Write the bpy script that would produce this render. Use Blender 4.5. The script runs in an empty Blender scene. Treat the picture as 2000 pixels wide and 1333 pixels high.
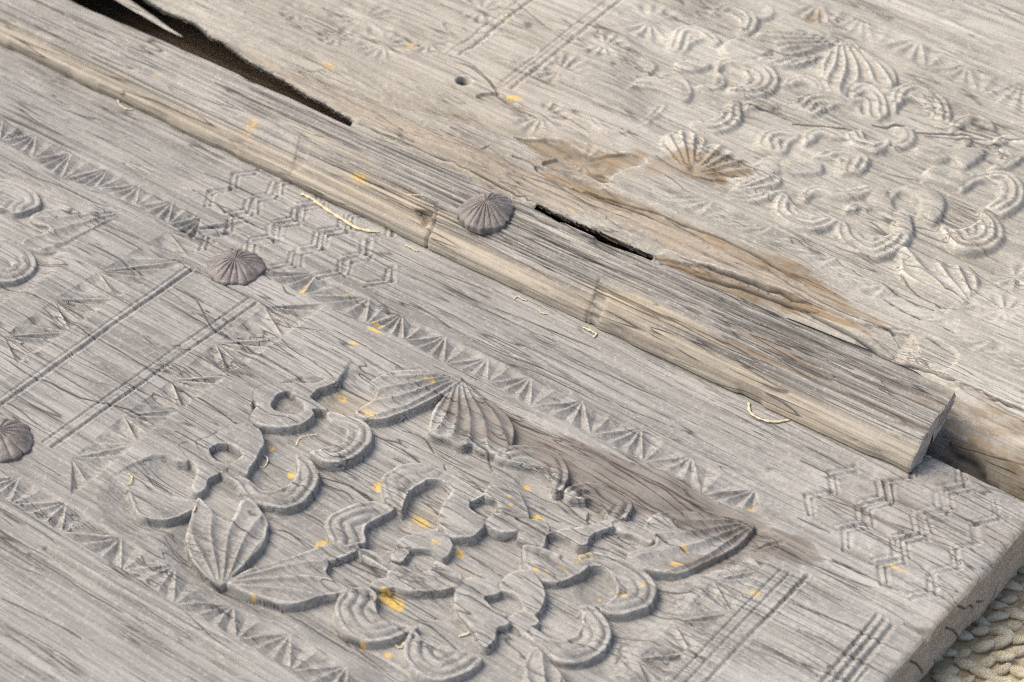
import bpy, math, random
import numpy as np
from mathutils import Matrix, Vector

# ------------------------------------------------------------------ camera, sky, sun, exposure
scene = bpy.context.scene
EX = np.array([0.79089341, 0.38969183, -0.4718346])     # door length axis seen from the camera (x right, y down, z ahead)
EY = np.array([0.6119427, -0.49895989, 0.61364906])     # door width axis
EZ = np.array([0.00370748, -0.77406674, -0.63309315])   # up
FPX, CX, CY = 5130.85, 1000.0, 666.5
CAM = np.array([0.8, -0.85, 0.94964])

cam_data = bpy.data.cameras.new("camera")
cam = bpy.data.objects.new("camera", cam_data)
scene.collection.objects.link(cam)
right = np.array([EX[0], EY[0], EZ[0]]); down = np.array([EX[1], EY[1], EZ[1]]); ahead = np.array([EX[2], EY[2], EZ[2]])
m = Matrix.Identity(4)
for i in range(3):
    m[i][0], m[i][1], m[i][2], m[i][3] = right[i], -down[i], -ahead[i], CAM[i]
cam.matrix_world = m
cam_data.sensor_width = 36.0
cam_data.lens = FPX / 2000 * 36
cam_data.clip_end = 50
cam_data.clip_start = 0.05
cam_data.dof.use_dof = True
cam_data.dof.focus_distance = 1.47
cam_data.dof.aperture_fstop = 10.0
scene.camera = cam

SUN_EL, SUN_AZ = 56, -115     # azimuth measured from +Y towards +X
world = bpy.data.worlds.new("World"); scene.world = world; world.use_nodes = True
wn = world.node_tree.nodes; wl = world.node_tree.links
bg = wn["Background"]
sky = wn.new("ShaderNodeTexSky"); sky.sky_type = 'NISHITA'; sky.sun_disc = False
sky.sun_elevation = math.radians(SUN_EL); sky.sun_rotation = math.radians(SUN_AZ)
sky.dust_density = 6.0; sky.air_density = 0.8; sky.ozone_density = 0.4
wl.new(sky.outputs[0], bg.inputs[0]); bg.inputs[1].default_value = 0.15
sun_data = bpy.data.lights.new("sun", 'SUN'); sun_data.energy = 1.0; sun_data.angle = math.radians(46)
sun_data.color = (1.0, 0.965, 0.92)
sun = bpy.data.objects.new("sun", sun_data); scene.collection.objects.link(sun)
e, a = math.radians(SUN_EL), math.radians(SUN_AZ)
sdir = Vector((math.sin(a) * math.cos(e), math.cos(a) * math.cos(e), math.sin(e)))
sun.rotation_euler = sdir.to_track_quat('Z', 'Y').to_euler()
sun.location = sdir * 3
scene.view_settings.view_transform = 'Standard'; scene.view_settings.look = 'None'
scene.view_settings.exposure = 0.52; scene.view_settings.gamma = 1.0
scene.view_settings.use_curve_mapping = False

rng = np.random.default_rng(7)
random.seed(7)

# ------------------------------------------------------------------ pixels of the photograph -> points on the door
def ray(p):
    r = np.array([p[0] - CX, p[1] - CY, FPX]); return np.array([r @ EX, r @ EY, r @ EZ])
def at_z(p, z=0.0):
    r = ray(p); t = (z - CAM[2]) / r[2]; return np.array([CAM[0] + r[0] * t, CAM[1] + r[1] * t, z])
def at_x(p, x):
    r = ray(p); t = (x - CAM[0]) / r[0]; return np.array([x, CAM[1] + r[1] * t, CAM[2] + r[2] * t])
def project(X, Y, Z):
    wx, wy, wz = X - CAM[0], Y - CAM[1], Z - CAM[2]
    c0 = wx * EX[0] + wy * EY[0] + wz * EZ[0]; c1 = wx * EX[1] + wy * EY[1] + wz * EZ[1]; c2 = wx * EX[2] + wy * EY[2] + wz * EZ[2]
    return CX + FPX * c0 / c2, CY + FPX * c1 / c2
S5 = 4.9925; S7 = 2.8546; S4 = 4.0; S44 = 4.545
FR = dict(A=(340, 640, S5), B=(340, 860, S5), C=(340, 1066, S5), D=(680, 700, S5), E=(680, 900, S5), F=(680, 1066, S5),
          G=(1000, 860, S5), H=(1000, 1066, S5), I=(1200, 940, S4), J=(0, 320, S5), K=(360, 330, S5), L=(1560, 860, S44),
          M=(1560, 1040, S44), N=(1700, 700, 6.667), O=(780, 300, S5), P=(1000, 0, S5), Q=(1300, 0, S5), R=(1600, 0, S5),
          S=(1000, 180, S5), T=(1300, 200, S5), U=(1600, 200, S5), V=(1500, 360, S4), W=(560, 0, S4), X=(0, 0, 1.0),
          Z1=(0, 0, S7), Z2=(650, 0, S7), Z3=(1300, 0, S7), Z4=(0, 433, S7), Z5=(650, 433, S7), Z6=(1300, 433, S7),
          Z7=(0, 866, S7), Z8=(650, 866, S7), Z9=(1300, 866, S7))
def px(frame, pts):
    x0, y0, s = FR[frame]; return [(x0 + x / s, y0 + y / s) for x, y in pts]
def pl(frame, pts, z=0.0):
    return np.array([at_z(p, z)[:2] for p in px(frame, pts)])

# ------------------------------------------------------------------ numeric helpers
def smooth_poly(P, closed=True, n=5, tension=0.5):
    P = np.asarray(P, float); N = len(P); out = []
    rngi = range(N) if closed else range(N - 1)
    for i in rngi:
        if closed: p0, p1, p2, p3 = P[i - 1], P[i], P[(i + 1) % N], P[(i + 2) % N]
        else: p0, p1, p2, p3 = P[max(i - 1, 0)], P[i], P[i + 1], P[min(i + 2, N - 1)]
        for k in range(n):
            t = k / n; m1 = (p2 - p0) * tension; m2 = (p3 - p1) * tension
            out.append((2*t**3 - 3*t**2 + 1) * p1 + (t**3 - 2*t**2 + t) * m1 + (-2*t**3 + 3*t**2) * p2 + (t**3 - t**2) * m2)
    if not closed: out.append(P[-1])
    return np.array(out)
def seg_dist(X, Y, P, closed):
    d = np.full(X.shape, 1e9); N = len(P)
    for i in range(N if closed else N - 1):
        a, b = P[i], P[(i + 1) % N]; ab = b - a; L2 = ab @ ab + 1e-18
        t = np.clip(((X - a[0]) * ab[0] + (Y - a[1]) * ab[1]) / L2, 0, 1)
        d = np.minimum(d, (X - a[0] - t * ab[0])**2 + (Y - a[1] - t * ab[1])**2)
    return np.sqrt(d)
def inside(X, Y, P):
    c = np.zeros(X.shape, bool); N = len(P)
    for i in range(N):
        (x1, y1), (x2, y2) = P[i], P[(i + 1) % N]
        if y1 == y2: continue
        c ^= ((y1 > Y) != (y2 > Y)) & (X < (x2 - x1) * (Y - y1) / (y2 - y1) + x1)
    return c
def sstep(a, b, x):
    t = np.clip((x - a) / (b - a), 0, 1); return t * t * (3 - 2 * t)
def vnoise(X, Y, sx, sy, seed):
    """value noise, cells sx by sy metres, about -1..1"""
    r = np.random.default_rng(seed); T = r.uniform(-1, 1, (257, 257))
    gx = X / sx + 1000.37; gy = Y / sy + 1000.71
    ix = np.floor(gx).astype(np.int64); iy = np.floor(gy).astype(np.int64)
    fx = gx - ix; fy = gy - iy; fx = fx * fx * (3 - 2 * fx); fy = fy * fy * (3 - 2 * fy)
    ix %= 256; iy %= 256
    return (T[ix, iy] * (1 - fx) + T[ix + 1, iy] * fx) * (1 - fy) + (T[ix, iy + 1] * (1 - fx) + T[ix + 1, iy + 1] * fx) * fy
def fbm(X, Y, sx, sy, seed, octv=4, gain=0.5):
    o = 0; a = 1.0; t = 0
    for k in range(octv):
        o = o + a * vnoise(X, Y, sx / 2**k, sy / 2**k, seed + 31 * k); t += a; a *= gain
    return o / t

# ------------------------------------------------------------------ the carved face of a door leaf, as a height map cut into named pieces
class Field:
    def __init__(s, x0, x1, y0, y1, step, zref):
        s.xs = np.arange(x0, x1 + step / 2, step); s.xs[-1] = x1
        s.ys = np.arange(y0, y1 + step / 2, step); s.ys[-1] = y1
        s.step = step; s.zref = zref
        s.X, s.Y = np.meshgrid(s.xs, s.ys, indexing='ij')
        s.Z = np.zeros(s.X.shape); s.ID = np.zeros(s.X.shape, np.int32)
        s.att = np.zeros(s.X.shape + (4,), np.float32)      # stain, lichen, crack, warm
        s.names = ['panel_board']
    def win(s, P, mgn):
        i0 = max(int((P[:, 0].min() - mgn - s.xs[0]) / s.step), 0); i1 = min(int((P[:, 0].max() + mgn - s.xs[0]) / s.step) + 2, len(s.xs))
        j0 = max(int((P[:, 1].min() - mgn - s.ys[0]) / s.step), 0); j1 = min(int((P[:, 1].max() + mgn - s.ys[0]) / s.step) + 2, len(s.ys))
        if i1 - i0 < 2 or j1 - j0 < 2: return None
        return np.s_[i0:i1, j0:j1]
    def sd(s, P, mgn):
        w = s.win(P, mgn)
        if w is None: return None, None
        X, Y = s.X[w], s.Y[w]; d = seg_dist(X, Y, P, True); return w, np.where(inside(X, Y, P), -d, d)
    def new_id(s, name):
        s.names.append(name); return len(s.names) - 1
    def raise_shape(s, P, name, top=0.0, kind='flat', k=None, base=None, hole=None, n=5, amp=0.0015, wall=0.0008, worn=0.0005, bulge=0.0007, pitch=0.0058, soft=1.0):
        Ps = smooth_poly(P, n=5); w, d = s.sd(Ps, 0.004)
        if w is None: return
        X, Y = s.X[w], s.Y[w]
        d = d - 0.0006 + 0.0007 * fbm(X, Y, 0.014, 0.007, 5 + len(s.names), 3)
        if hole is not None:
            Hs = smooth_poly(hole, n=3, tension=0.25); dh = seg_dist(X, Y, Hs, True); dh = np.where(inside(X, Y, Hs), dh, -dh)
            d = np.maximum(d, dh)
        t = np.full(d.shape, top); din = np.maximum(-d, 0)
        if kind == 'crescent':
            kk = k or len(P) // 2
            Pa = smooth_poly(P[:kk], closed=False, n=5); da = seg_dist(X, Y, Pa, False)
            fade = sstep(0.0008, 0.003, din)
            t = t + fade * amp * (np.abs(np.cos(np.pi * np.minimum(da, pitch * 3.2) / pitch)) - 0.75) - 0.0012 * sstep(0.004, 0.016, da) * fade
        if kind == 'leaf':
            th = np.arctan2(Y - base[1], X - base[0]); tp = np.arctan2(P[:, 1] - base[1], P[:, 0] - base[0])
            c = math.atan2(np.sin(tp).mean(), np.cos(tp).mean()); th = (th - c + np.pi) % (2 * np.pi) - np.pi; tp = (tp - c + np.pi) % (2 * np.pi) - np.pi
            f = np.clip((th - tp.min()) / (np.ptp(tp) + 1e-6), 0, 1); rr = np.hypot(X - base[0], Y - base[1])
            f = f + 0.035 * np.sin(rr / 0.011 + 1.3)
            t = t + sstep(0.0006, 0.003, din) * sstep(0.004, 0.02, rr) * amp * 1.5 * (0.55 - np.abs(np.sin(np.pi * n * f)))
        t = t + bulge * sstep(0, 0.012, din)
        c0 = P.mean(0); t = t + 0.0005 * fbm(X, Y, 0.022, 0.012, 77 + len(s.names), 3) + (X - c0[0]) * rng.normal(0, 0.02) + (Y - c0[1]) * rng.normal(0, 0.03)
        t = t - worn * (0.8 * np.exp(-din / 0.0007) + 0.5 * np.exp(-din / 0.003)) * (1 + 0.8 * fbm(X, Y, 0.015, 0.01, 90 + len(s.names), 2))
        b = 1 - sstep(-0.0002 * soft, wall * soft, d + 0.0002)
        Z = s.Z[w]; s.Z[w] = Z + (np.maximum(t, Z) - Z) * b if kind != 'flat' else Z + (t - Z) * b
        i = s.new_id(name); s.ID[w] = np.where(d < wall * 0.7 * soft, i, s.ID[w])
    def sink(s, P, depth, inner, outer, clip=None):
        Ps = smooth_poly(P, n=4); w, d = s.sd(Ps, outer + 0.002)
        m = 1 - sstep(-inner, outer, d)
        if clip is not None:
            X, Y = s.X[w], s.Y[w]; Cs = smooth_poly(clip, n=3); dc = seg_dist(X, Y, Cs, True); dc = np.where(inside(X, Y, Cs), -dc, dc)
            m = m * (1 - sstep(-0.001, 0.0015, dc))
        s.Z[w] -= depth * m
    def groove(s, P, width, depth, name=None, soft=False):
        Ps = smooth_poly(P, closed=False, n=2, tension=0.15); w = s.win(Ps, width * 2 + 0.003)
        if w is None: return
        d = seg_dist(s.X[w], s.Y[w], Ps, False) * (1 + 0.25 * vnoise(s.X[w], s.Y[w], 0.01, 0.01, 4))
        dep = depth * (0.85 + 0.3 * vnoise(s.X[w], s.Y[w], 0.02, 0.02, 9))
        s.Z[w] -= dep * np.exp(-(d / width)**2) - 0.18 * dep * np.exp(-((d - 2.1 * width) / width)**2)
    def crack(s, P, width, depth, dark=1.0):
        w = s.win(P, 0.003)
        if w is None: return
        X, Y = s.X[w], s.Y[w]
        d = seg_dist(X, Y, P, False)
        tt = np.clip(((X - P[0, 0]) * (P[-1, 0] - P[0, 0]) + (Y - P[0, 1]) * (P[-1, 1] - P[0, 1])) / (((P[-1] - P[0])**2).sum() + 1e-12), 0, 1)
        wd = width * np.clip(0.35 + 1.3 * np.sqrt(np.maximum(tt * (1 - tt) * 4, 0)) * (0.7 + 0.45 * vnoise(X, Y, 0.011, 0.02, 3)), 0.25, 2)
        g = np.exp(-(d / wd)**2)
        s.Z[w] -= depth * g
        s.att[w][..., 2] = np.maximum(s.att[w][..., 2], dark * g)
    def star(s, tri, lobes, depth, i, power=0.75):
        """chip-carved triangle: a fan of sunk lobes from tri[0] towards the side tri[1]-tri[2]"""
        P = np.array(tri); w, d = s.sd(P, 0.002)
        if w is None: return
        X, Y = s.X[w], s.Y[w]; a, b, c = P
        det = (b[0]-a[0])*(c[1]-a[1]) - (c[0]-a[0])*(b[1]-a[1])
        if abs(det) < 1e-9: return
        l1 = ((X-a[0])*(c[1]-a[1]) - (c[0]-a[0])*(Y-a[1])) / det; l2 = ((b[0]-a[0])*(Y-a[1]) - (X-a[0])*(b[1]-a[1])) / det
        r = np.clip(l1 + l2, 1e-4, 1); f = np.clip(l2 / r, 0, 1)
        tw = 1 - np.abs(2 * ((lobes * f) % 1.0) - 1); prof = tw**0.85 * np.clip(np.minimum(r * 2.2, (1 - r) * 5), 0, 1)**0.8
        ins = d < 0
        s.Z[w] -= np.where(ins, depth * prof * (0.8 + 0.3 * vnoise(X, Y, 0.012, 0.012, 12)) , 0) * sstep(0, 0.0010, -d)
        s.ID[w] = np.where(ins & (s.ID[w] == 0), i, s.ID[w])
    def star_band(s, A, B, dep0=0.0034, lobes=(3, 1)):
        A = [p + rng.normal(0, 0.0004, 2) for p in A]; B = [p + rng.normal(0, 0.0005, 2) for p in B]
        for q in range(len(A)):
            i = s.new_id('carved_star'); depth = dep0 * rng.uniform(0.75, 1.15)
            if q < len(B) and q > 0: s.star((A[q], B[q - 1], B[q]), lobes[0], depth, i)
            elif q < len(B):
                g = B[q] - (A[min(q + 1, len(A) - 1)] - A[q]); s.star((A[q], g, B[q]), lobes[0], depth, i)
            if q + 1 < len(A) and q < len(B): s.star((B[q], A[q], A[q + 1]), lobes[1] + 1, depth * 0.85, i)
    def rosette(s, c, rad, rays, depth, rot=0.0):
        i = s.new_id('carved_star'); P = np.array([c + rad * 1.05 * np.array([math.cos(t), math.sin(t)]) for t in np.linspace(0, 2 * np.pi, 17)[:-1]])
        w, d = s.sd(P, 0.002)
        if w is None: return
        X, Y = s.X[w] - c[0], s.Y[w] - c[1]; r = np.hypot(X, Y) / rad; th = np.arctan2(Y, X) + rot
        tw = 1 - np.abs(2 * ((th * rays / (2 * np.pi)) % 1.0) - 1); prof = tw**0.85 * np.clip(np.minimum(r * 2.5, (1 - r) * 4), 0, 1)**0.8
        s.Z[w] -= depth * prof * (d < 0) * np.clip(0.75 + 0.9 * vnoise(s.X[w], s.Y[w], 0.012, 0.009, int(rays * 7 + rad * 9999)), 0.1, 1.2); s.ID[w] = np.where((r < 1) & (s.ID[w] == 0), i, s.ID[w])
    def region(s, P, name):
        w, d = s.sd(smooth_poly(P, n=3), 0.001); i = s.new_id(name)
        s.ID[w] = np.where((d < 0) & (s.ID[w] == 0), i, s.ID[w])
    def paint(s, P, ch, val=1.0, edge=0.001, rough=0.002, seed=1, rx=0.02, ry=0.006):
        w, d = s.sd(smooth_poly(P, n=3), edge + rough * 4)
        if w is None: return
        d = d + rough * 1.8 * fbm(s.X[w], s.Y[w], rx * 1.6, ry * 0.5, seed, 5); edge = edge * 1.8
        s.att[w][..., ch] = np.maximum(s.att[w][..., ch], val * (1 - sstep(-edge, edge, d)))
    def dab(s, c, rx, ry, ch, val=1.0, seed=1, rough=0.6):
        P = np.array([[c[0] - rx, c[1] - ry], [c[0] + rx, c[1] + ry]]); w = s.win(P, 0.004)
        if w is None: return
        X, Y = s.X[w] - c[0], s.Y[w] - c[1]; d = np.hypot(X / rx, Y / ry) + rough * fbm(X, Y, 0.006, 0.004, seed, 3)
        s.att[w][..., ch] = np.maximum(s.att[w][..., ch], val * (1 - sstep(0.45, 1.15, d)))

def box_blur(A, k):
    for ax in (0, 1):
        P = np.concatenate([np.repeat(np.take(A, [0], ax), k + 1, ax), A, np.repeat(np.take(A, [-1], ax), k, ax)], ax); c = np.cumsum(P, ax); n = A.shape[ax]
        A = (np.take(c, range(2 * k + 1, 2 * k + 1 + n), ax) - np.take(c, range(0, n), ax)) / (2 * k + 1)
    return A
def mesh_from(name, co, loops, starts, totals, mat, parent, att=None, nor=None, bleach=None):
    me = bpy.data.meshes.new(name)
    me.vertices.add(len(co)); me.vertices.foreach_set("co", np.ascontiguousarray(co, np.float32).ravel())
    me.loops.add(len(loops)); me.loops.foreach_set("vertex_index", np.ascontiguousarray(loops, np.int32))
    me.polygons.add(len(starts)); me.polygons.foreach_set("loop_start", np.ascontiguousarray(starts, np.int32))
    me.polygons.foreach_set("loop_total", np.ascontiguousarray(totals, np.int32))
    me.update(calc_edges=True)
    me.polygons.foreach_set("use_smooth", np.ones(len(starts), bool))
    if att is not None:
        ca = me.color_attributes.new("wear", 'FLOAT_COLOR', 'POINT'); ca.data.foreach_set("color", np.ascontiguousarray(att, np.float32).ravel())
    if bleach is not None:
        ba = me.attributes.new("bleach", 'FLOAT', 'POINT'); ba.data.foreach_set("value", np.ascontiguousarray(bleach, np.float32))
    if nor is not None: me.normals_split_custom_set_from_vertices(np.ascontiguousarray(nor, np.float32))
    if mat: me.materials.append(mat)
    o = bpy.data.objects.new(name, me); scene.collection.objects.link(o)
    if parent: o.parent = parent
    return o

def build_field(F, mats, parent, origin, warp=None, block=12, gone=None):
    """height map -> one mesh per carved piece; blocks well outside the photograph's frame become single faces"""
    nx, ny = F.X.shape
    XX, YY, ZZ = F.X.copy(), F.Y.copy(), F.Z + F.zref
    if warp is not None: XX, YY = warp(XX, YY)
    gx = np.gradient(F.Z, axis=0) / F.step; gy = np.gradient(F.Z, axis=1) / F.step
    N = np.stack([-gx, -gy, np.ones_like(gx)], -1); N /= np.linalg.norm(N, axis=-1, keepdims=True)
    CO = np.stack([XX - origin[0], YY - origin[1], ZZ - origin[2]], -1).reshape(-1, 3)
    N = N.reshape(-1, 3); AT = F.att.reshape(-1, 4)
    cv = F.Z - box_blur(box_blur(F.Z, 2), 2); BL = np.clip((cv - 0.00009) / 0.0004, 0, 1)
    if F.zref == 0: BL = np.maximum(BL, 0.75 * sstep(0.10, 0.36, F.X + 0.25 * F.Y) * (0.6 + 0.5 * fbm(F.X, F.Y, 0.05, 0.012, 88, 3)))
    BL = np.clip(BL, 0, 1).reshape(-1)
    u, v = project(XX, YY, ZZ); vis = (u > -25) & (u < 2025) & (v > -25) & (v < 1358)
    qi, qj = np.meshgrid(np.arange(nx - 1), np.arange(ny - 1), indexing='ij')
    qv = vis[:-1, :-1] | vis[1:, :-1] | vis[:-1, 1:] | vis[1:, 1:]
    fine = np.zeros_like(qv); coarse = []
    for i in range(0, nx - 1, block):
        for j in range(0, ny - 1, block):
            i1, j1 = min(i + block, nx - 1), min(j + block, ny - 1)
            if qv[i:i1, j:j1].any(): fine[i:i1, j:j1] = True
            else: coarse.append((i, j, i1, j1))
    if gone is not None: fine &= ~(gone[:-1, :-1] & gone[1:, :-1] & gone[:-1, 1:] & gone[1:, 1:])
    idq = F.ID[:-1, :-1]
    a = (qi * ny + qj)[fine]; ids = idq[fine]
    quads = np.stack([a, a + ny, a + ny + 1, a + 1], -1)
    order = np.argsort(ids, kind='stable'); ids = ids[order]; quads = quads[order]
    cuts = np.searchsorted(ids, np.arange(len(F.names) + 1))
    objs = []
    for k, nm in enumerate(F.names):
        q = quads[cuts[k]:cuts[k + 1]]
        if k and len(q) < 60: 
            if len(q) == 0: continue
        loops = q.ravel(); tot = np.full(len(q), 4)
        if k == 0:
            ex = []; et = []
            for (i, j, i1, j1) in coarse:
                ring = [ii * ny + j for ii in range(i, i1)] + [i1 * ny + jj for jj in range(j, j1)] + [ii * ny + j1 for ii in range(i1, i, -1)] + [i * ny + jj for jj in range(j1, j, -1)]
                ex += ring; et.append(len(ring))
            loops = np.concatenate([loops, np.array(ex, np.int64)]); tot = np.concatenate([tot, np.array(et, np.int64)])
        if len(loops) == 0: continue
        uq, inv = np.unique(loops, return_inverse=True)
        starts = np.concatenate([[0], np.cumsum(tot)[:-1]])
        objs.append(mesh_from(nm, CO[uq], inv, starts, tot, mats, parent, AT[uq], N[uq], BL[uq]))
    return objs, CO.reshape(nx, ny, 3)

def strip_mesh(name, rows, mat, parent, att=None, flip=False):
    """rows: (n, m, 3) grid of points"""
    n, mm = rows.shape[:2]; i, j = np.meshgrid(np.arange(n - 1), np.arange(mm - 1), indexing='ij')
    a = (i * mm + j).ravel(); q = np.stack([a, a + mm, a + mm + 1, a + 1], -1)
    if flip: q = q[:, ::-1]
    return mesh_from(name, rows.reshape(-1, 3), q.ravel(), np.arange(len(q)) * 4, np.full(len(q), 4), mat, parent, None if att is None else att.reshape(-1, 4))

# ------------------------------------------------------------------ materials
def nt(mat):
    mat.use_nodes = True; return mat.node_tree.nodes, mat.node_tree.links
class NB:
    def __init__(s, name):
        s.m = bpy.data.materials.new(name); s.n, s.l = nt(s.m); s.p = s.n["Principled BSDF"]; s.tc = s.n.new("ShaderNodeTexCoord")
    def mapping(s, sc, rot=0.0, loc=(0, 0, 0)):
        mp = s.n.new("ShaderNodeMapping"); mp.inputs['Scale'].default_value = sc; mp.inputs['Rotation'].default_value = (0, 0, rot); mp.inputs['Location'].default_value = loc
        s.l.new(s.tc.outputs['Object'], mp.inputs[0]); return mp.outputs[0]
    def noise(s, vec, scale=1.0, detail=4, rough=0.55, dist=0.0):
        t = s.n.new("ShaderNodeTexNoise"); t.inputs['Scale'].default_value = scale; t.inputs['Detail'].default_value = detail
        t.inputs['Roughness'].default_value = rough; t.inputs['Distortion'].default_value = dist; s.l.new(vec, t.inputs['Vector']); return t.outputs[0]
    def ramp(s, fac, stops):
        r = s.n.new("ShaderNodeValToRGB"); els = r.color_ramp.elements
        while len(els) < len(stops): els.new(0.5)
        for el, (p, c) in zip(els, stops):
            el.position = p; el.color = (c, c, c, 1) if np.isscalar(c) else (*c, 1)
        s.l.new(fac, r.inputs[0]); return r.outputs[0]
    def mix(s, fac, a, b, mode='MIX'):
        x = s.n.new("ShaderNodeMix"); x.data_type = 'RGBA'; x.blend_type = mode
        for sock, val in ((x.inputs[0], fac), (x.inputs[6], a), (x.inputs[7], b)):
            if isinstance(val, (int, float)): sock.default_value = val
            elif isinstance(val, tuple): sock.default_value = (*val, 1)
            else: s.l.new(val, sock)
        return x.outputs[2]
    def math(s, op, a, b=None, c=None, clamp=False):
        x = s.n.new("ShaderNodeMath"); x.operation = op; x.use_clamp = clamp
        for k, val in enumerate((a, b, c)):
            if val is None: continue
            if isinstance(val, (int, float)): x.inputs[k].default_value = val
            else: s.l.new(val, x.inputs[k])
        return x.outputs[0]
    def bump(s, h, strength, dist, prev=None):
        b = s.n.new("ShaderNodeBump"); b.inputs['Strength'].default_value = strength; b.inputs['Distance'].default_value = dist
        s.l.new(h, b.inputs['Height'])
        if prev is not None: s.l.new(prev, b.inputs['Normal'])
        return b.outputs[0]

def wood(name, light, mid, dark, warm, stain=(0.195, 0.175, 0.152), coarse=1.0, hair=1.0, rot=0.0, seed=0.0, grainbump=0.00038, endgrain=False):
    b = NB(name); L = (seed, seed * 1.7, seed * 0.6)
    if endgrain:
        vg = b.mapping((60, 60, 220), 0, L); vf = b.mapping((180, 300, 700), 0, L); vb = b.mapping((20, 20, 30), 0, L); vh = b.mapping((30, 60, 200), 0, L)
    else:
        vb = b.mapping((3.5, 22, 22), rot, L); vg = b.mapping((4.5, 330, 330), rot, L); vf = b.mapping((13, 1050, 1050), rot, L); vh = b.mapping((9, 130, 130), rot - 0.03, L)
    iso = b.mapping((420, 420, 420), 0, L); isob = b.mapping((40, 60, 60), 0, L)
    big = b.noise(vb, 1, 5, 0.6, 0.4); gr = b.noise(vg, 1, 4, 0.6, 0.25 * coarse); fi = b.noise(vf, 1, 3, 0.6); sp = b.noise(iso, 1, 2, 0.7); bl = b.noise(isob, 1, 4, 0.65)
    col = b.mix(b.ramp(big, [(0.33, 0.0), (0.67, 1.0)]), mid, light)
    pat = b.noise(b.mapping((9, 16, 16), rot, (L[0] + 9, L[1], L[2])), 1, 4, 0.6)
    col = b.mix(b.math('MULTIPLY', b.ramp(pat, [(0.38, 1.0), (0.58, 0.0)]), 0.38), col, tuple(c * 0.62 for c in mid))
    col = b.mix(b.math('MULTIPLY', b.ramp(gr, [(0.34, 1.0), (0.55, 0.0)]), 0.5 * coarse), col, dark)
    col = b.mix(b.math('MULTIPLY', b.ramp(fi, [(0.36, 1.0), (0.52, 0.0)]), 0.42), col, dark)
    dash = b.noise(b.mapping((70, 760, 760), rot, (L[0] + 3, L[1], L[2])), 1, 2, 0.5); dmask = b.ramp(b.noise(isob, 0.35, 3, 0.6), [(0.42, 0.0), (0.62, 1.0)])
    col = b.mix(b.math('MULTIPLY', b.math('MULTIPLY', b.ramp(dash, [(0.60, 0.0), (0.66, 1.0)]), dmask), 0.22), col, dark)
    col = b.mix(b.math('MULTIPLY', b.ramp(bl, [(0.5, 0.0), (0.72, 1.0)]), 0.35), col, light)
    col = b.mix(b.math('MULTIPLY', b.ramp(sp, [(0.55, 0.0), (0.70, 1.0)]), 0.32), col, tuple(min(1, c * 1.35) for c in light))
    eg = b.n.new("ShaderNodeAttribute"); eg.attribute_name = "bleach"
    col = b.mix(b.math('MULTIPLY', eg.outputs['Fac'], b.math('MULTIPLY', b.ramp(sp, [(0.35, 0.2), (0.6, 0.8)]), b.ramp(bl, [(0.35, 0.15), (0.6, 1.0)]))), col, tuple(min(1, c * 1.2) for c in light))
    wr = b.n.new("ShaderNodeAttribute"); wr.attribute_name = "wear"
    sepx = b.n.new("ShaderNodeSeparateColor"); b.l.new(wr.outputs['Color'], sepx.inputs[0])
    # warm brown bare wood, where the weathered grey skin has gone
    warmtex = b.mix(b.ramp(gr, [(0.35, 0.0), (0.62, 1.0)]), tuple(c * 0.55 for c in warm), warm)
    col = b.mix(b.math('MULTIPLY', wr.outputs['Alpha'], b.ramp(bl, [(0.25, 0.45), (0.6, 1.0)])), col, warmtex)
    stc = b.mix(b.ramp(gr, [(0.35, 0.0), (0.65, 1.0)]), tuple(c * 0.6 for c in stain), tuple(c * 1.35 for c in stain))
    stf = b.math('ADD', b.math('MULTIPLY', b.math('SUBTRACT', gr, 0.5), 2.4), b.math('MULTIPLY', b.math('SUBTRACT', bl, 0.5), 3.0))
    stf = b.math('ADD', stf, b.math('MULTIPLY', sepx.outputs[0], 1.3)); stf = b.math('MULTIPLY', b.math('SUBTRACT', stf, 0.35), 0.95, clamp=True)
    col = b.mix(b.math('MULTIPLY', stf, b.math('MULTIPLY', sepx.outputs[0], 1.3, clamp=True)), col, stc)
    lic = b.mix(sp, (0.60, 0.36, 0.045), (0.74, 0.54, 0.13))
    col = b.mix(b.math('MULTIPLY', sepx.outputs[1], b.ramp(sp, [(0.34, 0.25), (0.54, 1.0)])), col, lic)
    # hairline drying cracks along the grain
    hn = b.noise(vh, 1, 1, 0.5, 0.2); hm = b.noise(isob, 0.5, 2, 0.5)
    line = b.math('SUBTRACT', 1.0, b.math('MULTIPLY', b.math('ABSOLUTE', b.math('SUBTRACT', hn, 0.5)), 48.0), clamp=True)
    hn2 = b.noise(b.mapping((16, 260, 260), rot - 0.05, (L[0] + 5, L[1], L[2])), 1, 1, 0.5, 0.3); line2 = b.math('SUBTRACT', 1.0, b.math('MULTIPLY', b.math('ABSOLUTE', b.math('SUBTRACT', hn2, 0.42)), 30.0), clamp=True)
    line = b.math('MAXIMUM', line, b.math('MULTIPLY', line2, b.ramp(b.noise(isob, 0.8, 2, 0.5), [(0.5, 0.0), (0.6, 1.0)])))
    hair_f = b.math('MULTIPLY', b.math('MULTIPLY', line, b.ramp(hm, [(0.42, 0.0), (0.56, 1.0)])), 0.85 * hair, clamp=True)
    crk = b.math('MAXIMUM', sepx.outputs[2], hair_f)
    col = b.mix(b.math('MULTIPLY', crk, 0.94), col, (0.03, 0.028, 0.028))
    b.l.new(col, b.p.inputs['Base Color']); b.p.inputs['Roughness'].default_value = 0.85
    b.p.inputs['Specular IOR Level'].default_value = 0.18
    h = b.math('ADD', b.math('MULTIPLY', gr, 1.0), b.math('MULTIPLY', fi, 0.45)); h = b.math('ADD', h, b.math('MULTIPLY', sp, 0.35)); h = b.math('SUBTRACT', h, b.math('MULTIPLY', hair_f, 0.9))
    b.l.new(b.bump(h, 1.0, grainbump), b.p.inputs['Normal'])
    return b.m

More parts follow.
